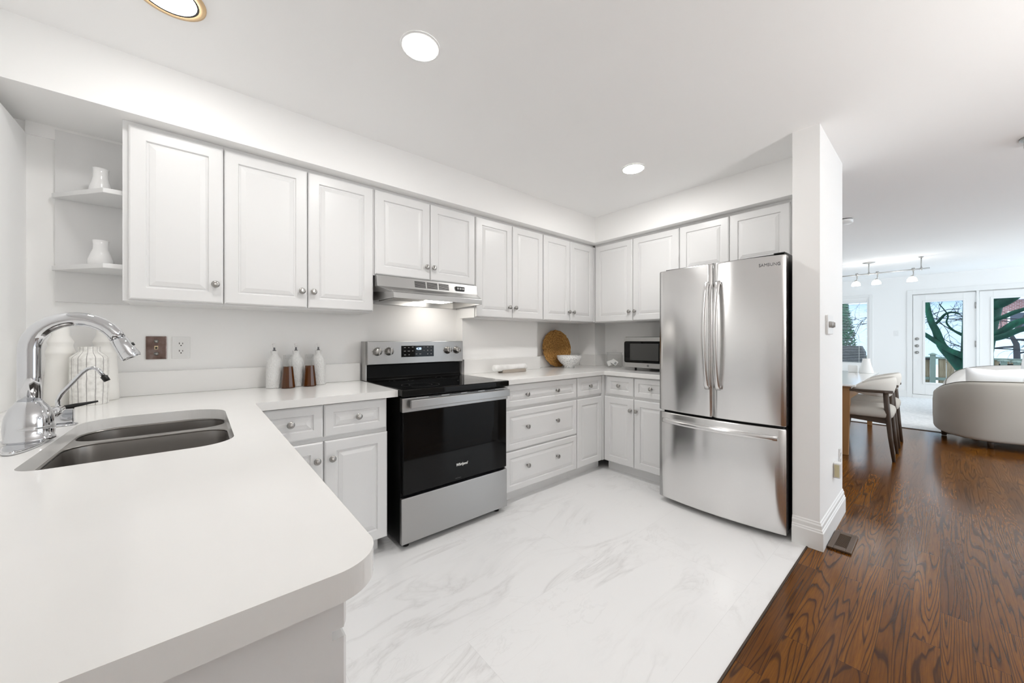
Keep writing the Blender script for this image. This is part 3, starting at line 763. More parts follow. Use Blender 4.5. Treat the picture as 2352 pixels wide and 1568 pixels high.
# ------------------------------------------------------------------ refrigerator
fr = thing('refrigerator', 'tall stainless french-door refrigerator between the base cabinets and the wall end', 'refrigerator', (3.0, 0.985, 0))
o = fr.location
FY0, FY1, FM = 0.592, 1.368, 0.984
MB(o).box(2.70, 3.42, FY0 + 0.012, FY1 - 0.012, 0.03, 1.728).build('cabinet_body', mat('dark_grey_side', (0.035, 0.034, 0.033), 0.45), fr)
for y in (FY0 + 0.06, FY1 - 0.06):
    for x in (2.74, 3.36): MB(o).cyl((x, y, 0), (x, y, 0.03), 0.02, n=12).build('foot', M['blk'], fr)
def fx_at(y):
    u = (y - FM) / ((FY1 - FY0) / 2)
    return 2.595 + 0.038 * u * u - 0.006 * u
def curved_door(y0, y1, z0, z1, name):
    mb = MB(o); n = 14
    sec = []
    for k in range(n + 1):
        y = y0 + (y1 - y0) * k / n
        sec.append((fx_at(y), y))
    poly = sec + [(2.685, y1), (2.685, y0)]
    ins = lambda d: [(x + (d if i <= n else 0), min(max(y, y0 + d), y1 - d)) for i, (x, y) in enumerate(poly)]
    rs = [[(x, y, z0) for x, y in ins(0.005)], [(x, y, z0 + 0.004) for x, y in ins(0.0015)], [(x, y, z0 + 0.008) for x, y in poly],
          [(x, y, z1 - 0.008) for x, y in poly], [(x, y, z1 - 0.004) for x, y in ins(0.0015)], [(x, y, z1) for x, y in ins(0.005)]]
    mb.rings(rs, False)
    for fa_ in mb.bm.faces:
        if len(fa_.verts) == 4: fa_.smooth = abs(fa_.calc_center_median().x + o.x - 2.62) < 0.04
    d = mb.build(name, M['fridge'], fr)
    return d
dl = curved_door(0.9885, FY1, 0.681, 1.708, 'left_door')
dr2 = curved_door(FY0, 0.9795, 0.681, 1.708, 'right_door')
fz = curved_door(FY0, FY1, 0.036, 0.668, 'freezer_drawer')
MB(o).box(2.66, 2.70, FY0 + 0.02, FY1 - 0.02, 0.66, 0.69).box(2.66, 2.70, 0.975, 0.993, 0.68, 1.70).build('gasket', M['darkgap'], fr)
def bar_handle(parent, pts, name, r=0.0135):
    mb = MB(o)
    n = 14
    rs = []
    for i, (p_, tn, sd) in enumerate(pts):
        ring = []
        for k in range(16):
            a = 2 * PI * k / 16
            ring.append(Vector(p_) + Vector(tn) * (0.010 * math.cos(a)) + Vector(sd) * (0.0155 * math.sin(a)))
        rs.append(ring)
    mb.rings(rs)
    return mb.build(name, M['fridge'], parent)
for d, y, s_ in ((dl, 1.012, 1), (dr2, 0.944, -1)):
    pts = []
    for k in range(25):
        u = k / 24
        z = 0.870 + 0.715 * u
        bulge = math.sin(PI * u)
        pts.append(((2.576 - 0.058 * bulge ** 0.7, y, z), (-1, 0, 0), (0, 1, 0)))
    hb = bar_handle(d, pts, 'door_handle')
    for z in (0.885, 1.57):
        MB(o).cyl((2.578, y, z), (2.604, y, z), 0.013, n=12).build('handle_mount', M['fridge'], hb)
pts = []
for k in range(29):
    u = k / 28
    y = 0.628 + 0.705 * u
    b_ = math.sin(PI * u)
    pts.append(((fx_at(y) - 0.022 - 0.028 * b_ ** 0.7, y, 0.612), (-1, 0, 0), (0, 0, 1)))
hb = bar_handle(fz, pts, 'drawer_handle')
for y in (0.645, 1.316):
    MB(o).cyl((fx_at(y) - 0.024, y, 0.612), (fx_at(y) + 0.004, y, 0.612), 0.012, n=12).build('handle_mount', M['fridge'], hb)
tl = text('logo', 'SAMSUNG', 0.026, M['logo_grey'], dr2, Vector((fx_at(0.672) - 0.0012, 0.672, 1.655)) - o, (PI / 2, 0, -PI / 2 + 0.171), 0.0014, 0, 0.92, 0.0)
for y in (FY0 + 0.05,):
    MB(o).box(2.70, 2.80, y - 0.03, y + 0.03, 1.7085, 1.735).build('hinge_cover', M['blk'], fr, bevel=0.004)

# ------------------------------------------------------------------ microwave
mw = thing('microwave', 'small stainless microwave on the right worktop beside the refrigerator', 'microwave', (3.25, 1.69, ZC1))
o = mw.location
MB(o).box(3.075, 3.44, 1.45, 1.945, 0.942, 1.226).build('housing', mat('dark_microwave_case', (0.05, 0.05, 0.05), 0.4), mw, bevel=0.003)
fp = MB(o).box(3.055, 3.076, 1.448, 1.947, 0.944, 1.222).build('front_panel', M['steel_mid'], mw, bevel=0.003)
poly = [(y, z) for y, z in rrect(1.56, 1.940, 0.988, 1.186, [0.004, 0.018, 0.018, 0.004], 5)]
mb = MB(o); mb.rings([[(3.0545, y, z) for y, z in poly], [(3.0515, y, z) for y, z in poly]], False); win = mb.build('door_window', M['blackglass'], fp)
mb = MB(o); mb.box(3.0512, 3.052, 1.60, 1.88, 1.012, 1.165); mb.build('window_screen', mat('dark_mesh_screen', (0.05, 0.05, 0.048), 0.25), win)
mb = MB(o).lathe([(0.0095, 0.0), (0.0095, -0.002), (0.0065, -0.0025), (0.006, -0.001)], (3.0552, 1.702, 0.966), 24, 'X'); mb.build('round_emblem', M['logo_grey'], fp)
for x in (3.10, 3.40):
    for y in (1.48, 1.85): MB(o).lathe([(0.018, 0.029), (0.010, 0.024), (0.010, 0.0004)], (x, y, ZC1), 12).build('foot', M['blk'], mw)
MB(o).box(3.0545, 3.06, 1.452, 1.552, 0.975, 1.20).build('control_pad', M['blackglass'], fp)

# ------------------------------------------------------------------ glass jars with packets
def glass_jar(c, r, h_, label):
    t = thing('glass_jar', label, 'jar', (c[0], c[1], ZC1))
    o = Vector((0, 0, 0))
    prof = [(0.0, 0.0005), (r * 0.9, 0.0005), (r, 0.012), (r, h_ * 0.72), (r * 0.9, h_ * 0.84), (r * 0.88, h_ * 0.9), (r * 0.95, h_ * 0.92),
            (r * 0.93, h_ * 0.92), (r * 0.85, h_ * 0.9), (r * 0.87, h_ * 0.83), (r - 0.004, h_ * 0.715), (r - 0.004, 0.014), (r * 0.86, 0.006), (0.0, 0.006)]
    MB().lathe(prof, (0, 0, 0), 36, cap=False).build('jar_body', M['jarglass'], t)
    l = MB().lathe([(0.0, h_ * 0.925), (r * 1.0, h_ * 0.925), (r * 1.0, h_ * 0.94), (r * 0.4, h_ * 0.955), (0.012, h_ * 0.97), (0.010, h_ * 1.0), (0.022, h_ * 1.03), (0.024, h_ * 1.07), (0.014, h_ * 1.11), (0.0, h_ * 1.115)], (0, 0, 0), 32, cap=False).build('lid', M['jarglass'], t)
    return t
glass_jar((3.285, 2.205), 0.083, 0.165, 'lidded clear glass jar of paper packets, in full view left of the microwave')
glass_jar((3.405, 2.055), 0.070, 0.158, 'second clear glass jar, half hidden behind the left edge of the microwave')
for k, (x, y, z, rx, ry, rz, nm) in enumerate([(3.262, 2.19, 0.968, 62, 35, 60, 'topmost white paper packet with printed square leaning in the glass jar'),
                                              (3.255, 2.235, 0.958, 70, -18, 40, 'white paper packet low on the left inside the glass jar'),
                                              (3.31, 2.22, 0.953, 55, 10, 110, 'white paper packet lying lowest at the back inside the glass jar')]):
    p_ = MB().box(-0.032, 0.032, -0.002, 0.002, -0.026, 0.026).build('paper_packet', M['paper'])
    p_.location = (x, y, z); p_.rotation_euler = (math.radians(rx - 90), math.radians(ry), math.radians(-rz))
    tag(p_, nm, 'packet', 'packets in the glass jar')
    MB().box(0.004, 0.024, -0.0026, -0.002, -0.018, 0.010).build('printed_square', M['print'], p_)

# ------------------------------------------------------------------ bowl, wicker plate, rolling pin
bw = MB().lathe([(0.0, 0.0004), (0.052, 0.0004), (0.054, 0.012), (0.050, 0.018), (0.085, 0.045), (0.118, 0.085), (0.130, 0.124), (0.127, 0.125), (0.113, 0.087), (0.08, 0.05), (0.04, 0.026), (0.0, 0.022)], (0, 0, 0), 44, cap=False).build('bowl', M['speckle'], loc=(2.880, 2.470, ZC1))
tag(bw, 'white speckled footed bowl on the worktop in front of the wicker plate', 'bowl')
mb = MB()
R = 0.190
for k in range(13):
    r = 0.012 + k * 0.0145
    pts = []
    n = 56
    rs = []
    for i in range(n):
        a = 2 * PI * i / n
        rr = r + 0.0022 * math.sin(a * (5 + k) + k * 2.1)
        yy = 0.0035 * math.sin(a * (7 + k * 2) + k)
        cpt = Vector((rr * math.cos(a), yy, rr * math.sin(a)))
        u = Vector((math.cos(a), 0, math.sin(a)))
        rad = 0.0088
        rs.append([cpt + u * (rad * math.cos(2 * PI * j / 8)) + Vector((0, 1, 0)) * (rad * math.sin(2 * PI * j / 8)) for j in range(8)])
    rs.append(rs[0])
    mb.rings(rs, True, False, False)
mb.cyl((0, -0.002, 0), (0, 0.004, 0), 0.185, n=40)
wp = mb.build('wicker_plate', M['wicker'], loc=(2.86, 2.648, ZC1 + 0.193))
wp.rotation_euler = (math.radians(-7), 0, math.radians(-6))
wp.location = (2.868, 2.628, ZC1 + 0.1955)
tag(wp, 'round brown woven wicker plate leaning upright against the back wall', 'plate')
rp = MB().lathe([(0.0, -0.195), (0.020, -0.195), (0.027, -0.188), (0.029, -0.175), (0.029, 0.175), (0.027, 0.188), (0.020, 0.195), (0.0, 0.195)], (0, 0, 0), 28, 'X', cap=False).build('rolling_pin', M['marblepin'], loc=(2.075, 2.454, 0.9575))
rp.rotation_euler = (0, 0, 0.04)
tag(rp, 'white marble rolling pin resting on a pale wooden cradle', 'rolling pin')
st = thing('rolling_pin_cradle', 'pale wooden cradle under the white marble rolling pin', 'stand', (2.10, 2.455, ZC1))
MB().box(-0.135, 0.135, -0.035, -0.022, 0.0005, 0.028).box(-0.135, 0.135, 0.022, 0.038, 0.0005, 0.028).build('rails', M['palewood'], st, bevel=0.004)
MB().box(-0.125, -0.105, -0.022, 0.022, 0.0005, 0.009).box(0.105, 0.125, -0.022, 0.022, 0.0005, 0.009).build('cross_bars', M['palewood'], st)

# ------------------------------------------------------------------ oil bottles
def white_bottle(x, y, label):
    t = thing('oil_bottle', label, 'bottle', (x, y, ZC1), group='white oil bottles')
    MB().lathe([(0.0, 0.0005), (0.042, 0.0005), (0.043, 0.006), (0.0425, 0.13), (0.041, 0.150), (0.034, 0.172), (0.021, 0.190), (0.0165, 0.202), (0.019, 0.214), (0.020, 0.2195), (0.012, 0.2195)], (0, 0, 0), 32).build('bottle_body', M['wovenbottle'], t)
    s_ = MB().lathe([(0.010, 0.2195), (0.010, 0.2225), (0.0055, 0.224), (0.0045, 0.240), (0.0055, 0.252), (0.003, 0.262)], (0, 0, 0), 14).build('pourer', M['logo_grey'], t)
    MB().lathe([(0.0078, 0.240), (0.0085, 0.256), (0.0065, 0.264), (0.0, 0.265)], (0, 0, 0), 14).build('pourer_cap', M['white_plastic'], s_)
    mb = MB()
    pts = [(-0.008 - 0.013 * math.sin(a), 0, 0.244 + 0.015 * math.cos(a)) for a in [PI * k / 8 for k in range(9)]]
    mb.tube(pts, 0.0018, 6); mb.build('pourer_loop', M['glass'], s_)
    return t
white_bottle(0.337, 2.572, 'white textured ceramic oil bottle, left end of the row on the worktop')
white_bottle(0.452, 2.585, 'white textured ceramic oil bottle in the middle, between the two brown cruets')
white_bottle(0.580, 2.598, 'white textured ceramic oil bottle, right end of the row nearest the range')
def cruet(x, y, label):
    t = thing('cruet', label, 'bottle', (x, y, ZC1), group='brown glass cruets')
    n = 12
    MB().lathe([(0.0, 0.0012), (0.036, 0.0012), (0.0385, 0.006), (0.0375, 0.012), (0.0255, 0.128), (0.0, 0.128)], (0, 0, 0), n, smooth=False, cap=False).build('vinegar', M['amber'], t)
    MB().lathe([(0.0, 0.0005), (0.0385, 0.0005), (0.0400, 0.005), (0.0270, 0.128), (0.0235, 0.165), (0.0245, 0.195), (0.0225, 0.195), (0.0215, 0.165), (0.0245, 0.1285)], (0, 0, 0), n, smooth=False, cap=False).build('glass_body', M['jarglass'], t)
    MB().lathe([(0.0, 0.172), (0.014, 0.172), (0.017, 0.196), (0.006, 0.199), (0.0, 0.199)], (0, 0, 0), 16, cap=False).build('stopper', M['jarglass'], t)
    return t
cruet(0.398, 2.512, 'dark brown glass cruet, left of the two in front of the white bottles')
cruet(0.516, 2.530, 'dark brown glass cruet, right of the two in front of the white bottles')

# ------------------------------------------------------------------ vases in the sink corner
def ribbed_vase(x, y, s_, label):
    prof = [(0.0, 0.0005), (0.047, 0.0005), (0.049, 0.004), (0.047, 0.06), (0.044, 0.13), (0.0405, 0.195), (0.040, 0.205), (0.0435, 0.222), (0.0450, 0.228), (0.0425, 0.236), (0.037, 0.252),
            (0.0355, 0.262), (0.0385, 0.272), (0.0385, 0.278), (0.033, 0.290), (0.0265, 0.305), (0.0260, 0.345), (0.023, 0.345), (0.022, 0.305), (0.0, 0.30)]
    v = MB().lathe([(r * s_, z * s_) for r, z in prof], (0, 0, 0), 40, cap=False).build('vase', M['matte_ceramic'], loc=(x, y, ZC1))
    return tag(v, label, 'vase', 'white vases in the sink corner')
ribbed_vase(-0.466, 2.515, 1.0, 'tall matte white ribbed vase, leftmost in the corner behind the faucet')
ribbed_vase(-0.345, 2.585, 1.0, 'matte white ribbed vase mostly hidden behind the striped jar')
jv = MB().lathe([(0.0, 0.0005), (0.056, 0.0005), (0.058, 0.006), (0.060, 0.10), (0.0600, 0.206), (0.057, 0.212), (0.035, 0.232), (0.0335, 0.236), (0.0335, 0.255), (0.030, 0.255), (0.029, 0.236), (0.0, 0.22)], (0, 0, 0), 14, smooth=False, cap=False).build('jar', M['striped'], loc=(-0.372, 2.452, ZC1))
tag(jv, 'squat white jar with charcoal vertical lines in front of the ribbed vases', 'jar')

# ------------------------------------------------------------------ corner shelf with two small vases
sh = thing('corner_shelf', 'white open corner shelf unit with two shelves left of the upper cabinets', 'shelf', (-0.38, 2.66, 1.377))
o = sh.location
MB(o).box(-0.508, -0.2635, 2.652, 2.6695, 1.377, 2.170).build('back_panel', M['cab'], sh)
for z in (1.852, 1.519):
    MB(o).prism([(-0.516, 2.651), (-0.516, 2.640), (-0.325, 2.398), (-0.2635, 2.398), (-0.2635, 2.651)], z - 0.001, z + 0.020).build('shelf_board', M['cab'], sh, bevel=0.002)
def small_vase(z, label, wide):
    prof = [(0.0, 0.0005), (0.034 * wide, 0.0005), (0.040 * wide, 0.010), (0.040 * wide, 0.03), (0.032 * wide, 0.058), (0.0255, 0.080), (0.0245, 0.100), (0.027, 0.122), (0.024, 0.122), (0.022, 0.10), (0.0, 0.09)]
    v = MB().lathe(prof, (0, 0, 0), 32, cap=False).build('vase', M['gloss_ceramic'], loc=(-0.352, 2.545, z))
    tag(v, label, 'vase', 'small vases on the corner shelf')
small_vase(1.8722, 'small glossy white vase on the top corner shelf', 0.95)
small_vase(1.5392, 'small glossy white vase on the bottom corner shelf', 1.05)

# ------------------------------------------------------------------ wall plates
pc = thing('phone_plate', 'tarnished copper phone and cable wall plate above the worktop', 'wall plate', (-0.172, YB, 1.157))
MB(pc.location).box(-0.2125, -0.1335, YB - 0.007, YB - 0.0003, 1.098, 1.218).build('plate', M['copper'], pc, bevel=0.003)
for z in (1.192, 1.127):
    MB(pc.location).lathe([(0.009, 0), (0.009, -0.004), (0.005, -0.004), (0.005, -0.011), (0.0, -0.011)], (-0.173, YB - 0.007, z), 18, 'Y', cap=False).build('coax_socket', M['knob'], pc)
q = MB(pc.location).box(-0.180, -0.166, YB - 0.0095, YB - 0.006, 1.150, 1.168).build('phone_jack', mat('ivory_jack', (0.72, 0.58, 0.36), 0.4), pc)
MB(pc.location).box(-0.1775, -0.1685, YB - 0.0100, YB - 0.009, 1.152, 1.163).build('jack_hole', M['slot'], q)
def outlet(loc, rz, label):
    t = thing('outlet_plate', label, 'outlet', loc, rz)
    MB().box(-0.0365, 0.0365, -0.006, -0.0003, -0.059, 0.059).build('plate', M['white_plastic'], t, bevel=0.003)
    for z in (0.020, -0.020):
        sock = MB()
        poly = rrect(-0.0165, 0.0165, z - 0.0135, z + 0.0135, 0.0115, 6)
        sock.rings([[(x, -0.006, zz) for x, zz in poly], [(x, -0.0082, zz) for x, zz in poly]], False)
        sk_ = sock.build('socket', M['white_plastic'], t)
        MB().box(-0.0085, -0.0055, -0.0086, -0.0081, z - 0.001, z + 0.008).box(0.0055, 0.008, -0.0086, -0.0081, z - 0.001, z + 0.007).cyl((0, -0.0081, z - 0.008), (0, -0.0086, z - 0.008), 0.003, n=10).build('slots', M['slot'], sk_)
    return t
outlet((-0.077, YB, 1.157), 0, 'white double outlet beside the copper plate above the worktop')
outlet((3.315, 0.447, 0.405), 0, 'white outlet low on the wall end beside the wood floor')
pn = MB().box(3.09, 3.15, 0.412, 0.4465, 0.315, 0.412).build('plug_in', [M['white_plastic']], bevel=0.006)
tag(pn, 'small plug-in device with yellowed face low on the wall end', 'plug-in')
MB().box(3.085, 3.091, 0.417, 0.440, 0.325, 0.402).build('front_face', M['yellowed'], pn)
dm = thing('dimmer_switch', 'white wall switch plate with a clear round dimmer knob on the wall end', 'light switch', (2.94, 0.447, 1.292))
MB(dm.location).box(2.845, 3.005, 0.434, 0.4467, 1.234, 1.350).build('plate', M['white_plastic'], dm, bevel=0.003)
for x in (2.885, 2.955):
    MB(dm.location).lathe([(0.0, 0.0), (0.019, 0.0), (0.019, -0.010), (0.015, -0.012), (0.016, -0.016), (0.0, -0.017)], (x, 0.434, 1.292), 20, 'Y', cap=False).build('dimmer_knob', mat('clear_grey_knob', (0.45, 0.44, 0.43), 0.15), dm)
fo = thing('outlet_plate', 'white switch plate on the far wall between the window and the patio door', 'light switch', (XF, 0.615, 1.335), -PI / 2)
MB().box(-0.036, 0.036, -0.006, -0.0003, -0.058, 0.058).build('plate', M['white_plastic'], fo, bevel=0.003)
MB().box(-0.006, 0.006, -0.016, -0.006, -0.012, 0.012).build('toggle', M['white_plastic'], fo, bevel=0.002)
# floor register
vt = thing('floor_register', 'brown metal floor register set in the oak floor at the wall end', 'vent', (2.895, 0.374, 0))
o = vt.location
mb = MB(o)
mb.box(2.755, 3.030, 0.322, 0.348, 0.0003, 0.012).box(2.755, 3.030, 0.400, 0.426, 0.0003, 0.012).box(2.755, 2.80, 0.348, 0.400, 0.0003, 0.012).box(2.985, 3.030, 0.348, 0.400, 0.0003, 0.012)
mb.build('register_frame', M['vent'], vt, bevel=0.003)
mb = MB(o).box(2.80, 2.985, 0.348, 0.400, 0.0003, 0.003)
mb.build('cavity', M['ventdark'], vt)
mb = MB(o)
for k in range(16):
    x = 2.806 + k * 0.0114
    mb.box(x, x + 0.004, 0.348, 0.400, 0.003, 0.0095)
mb.build('louvres', M['vent'], vt)

# ------------------------------------------------------------------ ceiling lamps
def downlight(x, y, label, r=0.070, trim=None, lens='lamp'):
    t = thing('recessed_light', label, 'ceiling light', (x, y, H), group='recessed ceiling lights')
    MB().lathe([(r + 0.012, -0.0004), (r + 0.011, -0.004), (r + 0.001, -0.006), (r + 0.001, -0.0004)], (0, 0, 0), 44, cap=False).build('trim_ring', trim or M['trim'], t)
    MB().lathe([(r, -0.0015), (r, -0.005), (r * 0.6, -0.0075), (0.0, -0.008)], (0, 0, 0), 40, cap=False).build('lamp_lens', M[lens], t)
    return t
downlight(0.708, 1.425, 'bright round recessed ceiling light above the range front')
downlight(2.382, 1.440, 'bright round recessed ceiling light in front of the refrigerator corner', lens='lamp_strong')
gl = thing('recessed_light', 'recessed ceiling light with brass trim and dark inner ring at the top edge', 'ceiling light', (-0.085, 1.800, H), group='recessed ceiling lights')
MB().lathe([(0.105, -0.0004), (0.104, -0.005), (0.084, -0.008), (0.083, -0.0004)], (0, 0, 0), 44, cap=False).build('trim_ring', M['brass'], gl)
MB().lathe([(0.083, -0.0004), (0.083, -0.0075), (0.077, -0.0075), (0.077, -0.0004)], (0, 0, 0), 44, cap=False).build('inner_ring', M['blk'], gl)
MB().lathe([(0.077, -0.001), (0.077, -0.006), (0.05, -0.014), (0.0, -0.018)], (0, 0, 0), 40, cap=False).build('lamp_lens', M['lamp_soft'], gl)
for x, y in ((4.6, -1.3), (6.6, -1.3), (8.2, -2.4), (5.4, -3.0)):  # unseen lights added to brighten the living side
    downlight(x, y, 'added recessed fill light over the living area, unseen to the right of the frame', lens='lamp_fill' if x > 6 else 'lamp')
# unseen uplighter added right of the viewpoint to bounce fill light off the ceiling
ul = thing('fill_uplighter', 'added white uplighter, unseen right of the viewpoint, bouncing fill light off the ceiling', 'lamp', (1.9, -1.25, 0))
MB().lathe([(0.15, 0.0004), (0.15, 0.02), (0.02, 0.03), (0.0, 0.03)], (0, 0, 0), 28, cap=False).build('base', M['white_plastic'], ul)
MB().cyl((0, 0, 0.03), (0, 0, 1.06), 0.014, n=12).build('pole', M['white_plastic'], ul)
MB().lathe([(0.02, 1.05), (0.12, 1.08), (0.19, 1.16), (0.185, 1.16), (0.115, 1.09), (0.0, 1.065)], (0, 0, 0), 32, cap=False).build('bowl', M['white_plastic'], ul)
MB().lathe([(0.0, 1.135), (0.165, 1.135), (0.165, 1.14), (0.0, 1.14)], (0, 0, 0), 32, cap=False).build('lamp_lens', M['fill_uplamp'], ul)
# smoke detector and flush fitting
sd = thing('smoke_detector', 'round white smoke detector on the ceiling beyond the wall end', 'smoke detector', (5.06, 0.650, H))
MB().lathe([(0.070, -0.0003), (0.070, -0.007), (0.066, -0.008)], (0, 0, 0), 30).build('mount', M['slot'], sd)
MB().lathe([(0.075, -0.008), (0.075, -0.034), (0.062, -0.042), (0.0, -0.044)], (0, 0, 0), 30, cap=False).build('cover', M['white_plastic'], sd)
ff = thing('ceiling_fixture', 'grey-brown ceiling fitting cut off at the right edge of the photo', 'ceiling light', (3.86, -0.385, H))
MB().lathe([(0.070, -0.0003), (0.070, -0.010), (0.058, -0.014)], (0, 0, 0), 28).build('canopy', M['knob'], ff)
MB().lathe([(0.052, -0.014), (0.052, -0.055), (0.045, -0.060), (0.0, -0.060)], (0, 0, 0), 28, cap=False).build('socket_body', mat('taupe_metal', (0.30, 0.28, 0.25), 0.4, 0.4), ff)

# track light
XT = 8.16
tk = thing('track_light', 'thin nickel monorail track light under the far ceiling', 'track light', (XT, 0.6, H))
o = tk.location
MB(o).tube([(XT, 1.9, 2.255), (XT, 0.10, 2.255)], 0.010, 10).build('rail', M['nickel_grey'], tk)
for y, cr in ((0.745, 0.075), (0.185, 0.028)):
    s_ = MB(o).cyl((XT, y, 2.255), (XT, y, H - 0.01), 0.007, n=10).build('standoff', M['nickel_grey'], tk)
    MB(o).lathe([(cr, -0.0003), (cr, -0.006), (0.010, -0.022)], (XT, y, H), 24).build('canopy', M['nickel_grey'], s_)
    MB(o).cyl((XT, y, 2.235), (XT, y, 2.278), 0.013, n=10).build('clamp', M['nickel_grey'], s_)
for k, y in enumerate((0.885, 0.648, 0.265)):
    hd_ = MB(o).cyl((XT, y, 2.24), (XT, y, 2.280), 0.018, n=12).tube([(XT, y, 2.245), (XT, y - 0.002, 2.19), (XT, y + 0.004, 2.160)], 0.007, 10).build('lamp_head', M['nickel_grey'], tk)
    MB(o).lathe([(0.010, 0.026), (0.020, 0.018), (0.022, 0.0)], (XT, y + 0.012, 2.145), 16).build('socket', M['nickel_grey'], hd_)
    MB(o).lathe([(0.018, 0.0), (0.034, -0.008), (0.050, -0.030), (0.056, -0.064), (0.050, -0.066), (0.0, -0.05)], (XT, y + 0.012, 2.146), 24, cap=False).build('glass_shade', M['tracklamp'], hd_)

# ------------------------------------------------------------------ dining table and chairs
tb = thing('dining_table', 'white-topped dining table with honey oak legs beyond the wall end', 'table', (6.15, 1.05, 0))
o = tb.location
MB(o).box(5.05, 7.25, 0.560, 1.55, 0.722, 0.742).build('table_top', M['tabletop'], tb, bevel=0.004)
MB(o).box(5.10, 7.20, 0.60, 1.51, 0.700, 0.7215).build('under_frame', M['oakleg'], tb, bevel=0.003)
MB(o).box(5.16, 7.14, 0.635, 0.665, 0.560, 0.640).box(5.16, 7.14, 1.445, 1.475, 0.560, 0.640).build('apron', M['oakleg'], tb)
for x in (5.14, 7.16):
    for y in (0.645, 1.465):
        sx = -1 if x < 6 else 1
        rs = []
        for z, wd, dx in ((0.0, 0.024, 0.0), (0.15, 0.027, 0.0), (0.45, 0.034, 0.0), (0.58, 0.038, 0.0), (0.70, 0.038, 0.0)):
            rs.append([(x + a * wd, y + b * wd, z) for a, b in ((-1, -1), (1, -1), (1, 1), (-1, 1))])
        MB(o).rings(rs, False).build('leg', M['oakleg'], tb, bevel=0.004)

def make_chair(label, loc):
    t = thing('dining_chair', label, 'chair', loc, 0, 'dining chairs along the near side of the table')
    # seat
    rs = []
    for z, k in ((0.425, 0.93), (0.435, 0.985), (0.465, 1.0), (0.500, 0.97), (0.520, 0.86), (0.528, 0.60), (0.530, 0.2)):
        rs.append([(x * k, y * k, z) for x, y in rrect(-0.245, 0.245, -0.235, 0.235, 0.07, 5)])
    MB().rings(rs).build('seat', M['fabric'], t)
    MB().rings([[(x, -0.20, z) for x, z in ((-0.21, 0.365), (0.21, 0.365), (0.21, 0.424), (-0.21, 0.424))], [(x, 0.20, z) for x, z in ((-0.21, 0.395), (0.21, 0.395), (0.21, 0.424), (-0.21, 0.424))]], False).build('seat_frame', M['walnut'], t)
    for sx in (-1, 1):
        MB().tube([(sx * 0.205, -0.24, 0.0), (sx * 0.212, -0.215, 0.25), (sx * 0.222, -0.195, 0.50), (sx * 0.232, -0.185, 0.675)], [0.013, 0.019, 0.022, 0.021], 10).build('leg', M['walnut'], t)
        MB().tube([(sx * 0.20, 0.235, 0.0), (sx * 0.200, 0.215, 0.20), (sx * 0.200, 0.195, 0.42)], [0.012, 0.017, 0.021], 10).build('leg', M['walnut'], t)
        rs = []
        for y, w_, xx in ((-0.235, 0.018, 0.215), (-0.18, 0.030, 0.235), (-0.05, 0.028, 0.252), (0.06, 0.020, 0.256), (0.10, 0.012, 0.256)):
            rs.append([(sx * (xx - w_), y, 0.672), (sx * (xx + w_), y, 0.672), (sx * (xx + w_), y, 0.698), (sx * (xx - w_), y, 0.698)])
        MB().rings(rs, False).build('armrest', M['walnut'], t, bevel=0.004)
    # wrap-around back cushion
    n = 28
    rs = []
    for k in range(n + 1):
        u = k / n
        a = PI * (1.0 + u)                 # 180..360 deg : from -x round the back (-y) to +x
        ex = 0.235
        cx, cy = ex * math.cos(a), 0.06 + 0.27 * math.sin(a)
        nx, ny = math.cos(a), math.sin(a)
        s_ = math.sin(PI * u)
        top = 0.700 + 0.125 * s_ ** 0.55; bot = 0.690 - 0.075 * s_ ** 0.4
        th = 0.012 + 0.022 * s_ ** 0.4
        mid = (top + bot) / 2; hh = (top - bot) / 2
        ring = []
        for j in range(12):
            b = 2 * PI * j / 12
            ring.append((cx + nx * (th * math.cos(b) + 0.02 * math.sin(b)), cy + ny * (th * math.cos(b) + 0.02 * math.sin(b)), mid + hh * math.sin(b)))
        rs.append(ring)
    MB().rings(rs).build('back_cushion', M['cream'], t)
    return t
make_chair('beige upholstered dark walnut dining chair, nearer of the two at the table', (5.375, 0.535, 0))
make_chair('beige upholstered dark walnut dining chair, farther of the two at the table', (6.075, 0.535, 0))
v1 = MB().lathe([(0.0, 0.0005), (0.075, 0.0005), (0.078, 0.01), (0.050, 0.12), (0.038, 0.185), (0.040, 0.20), (0.030, 0.20), (0.0, 0.15)], (0, 0, 0), 24, cap=False).build('vase', M['ceramic'], loc=(6.95, 0.66, 0.742))
tag(v1, 'cone-shaped white vase at the far end of the dining table', 'vase')
v2 = MB().box(-0.05, 0.05, -0.05, 0.05, 0.0005, 0.10).build('candle_block', M['ceramic'], loc=(7.02, 0.80, 0.742), bevel=0.008)
tag(v2, 'small square white block vase left of the cone-shaped vase on the table', 'vase')

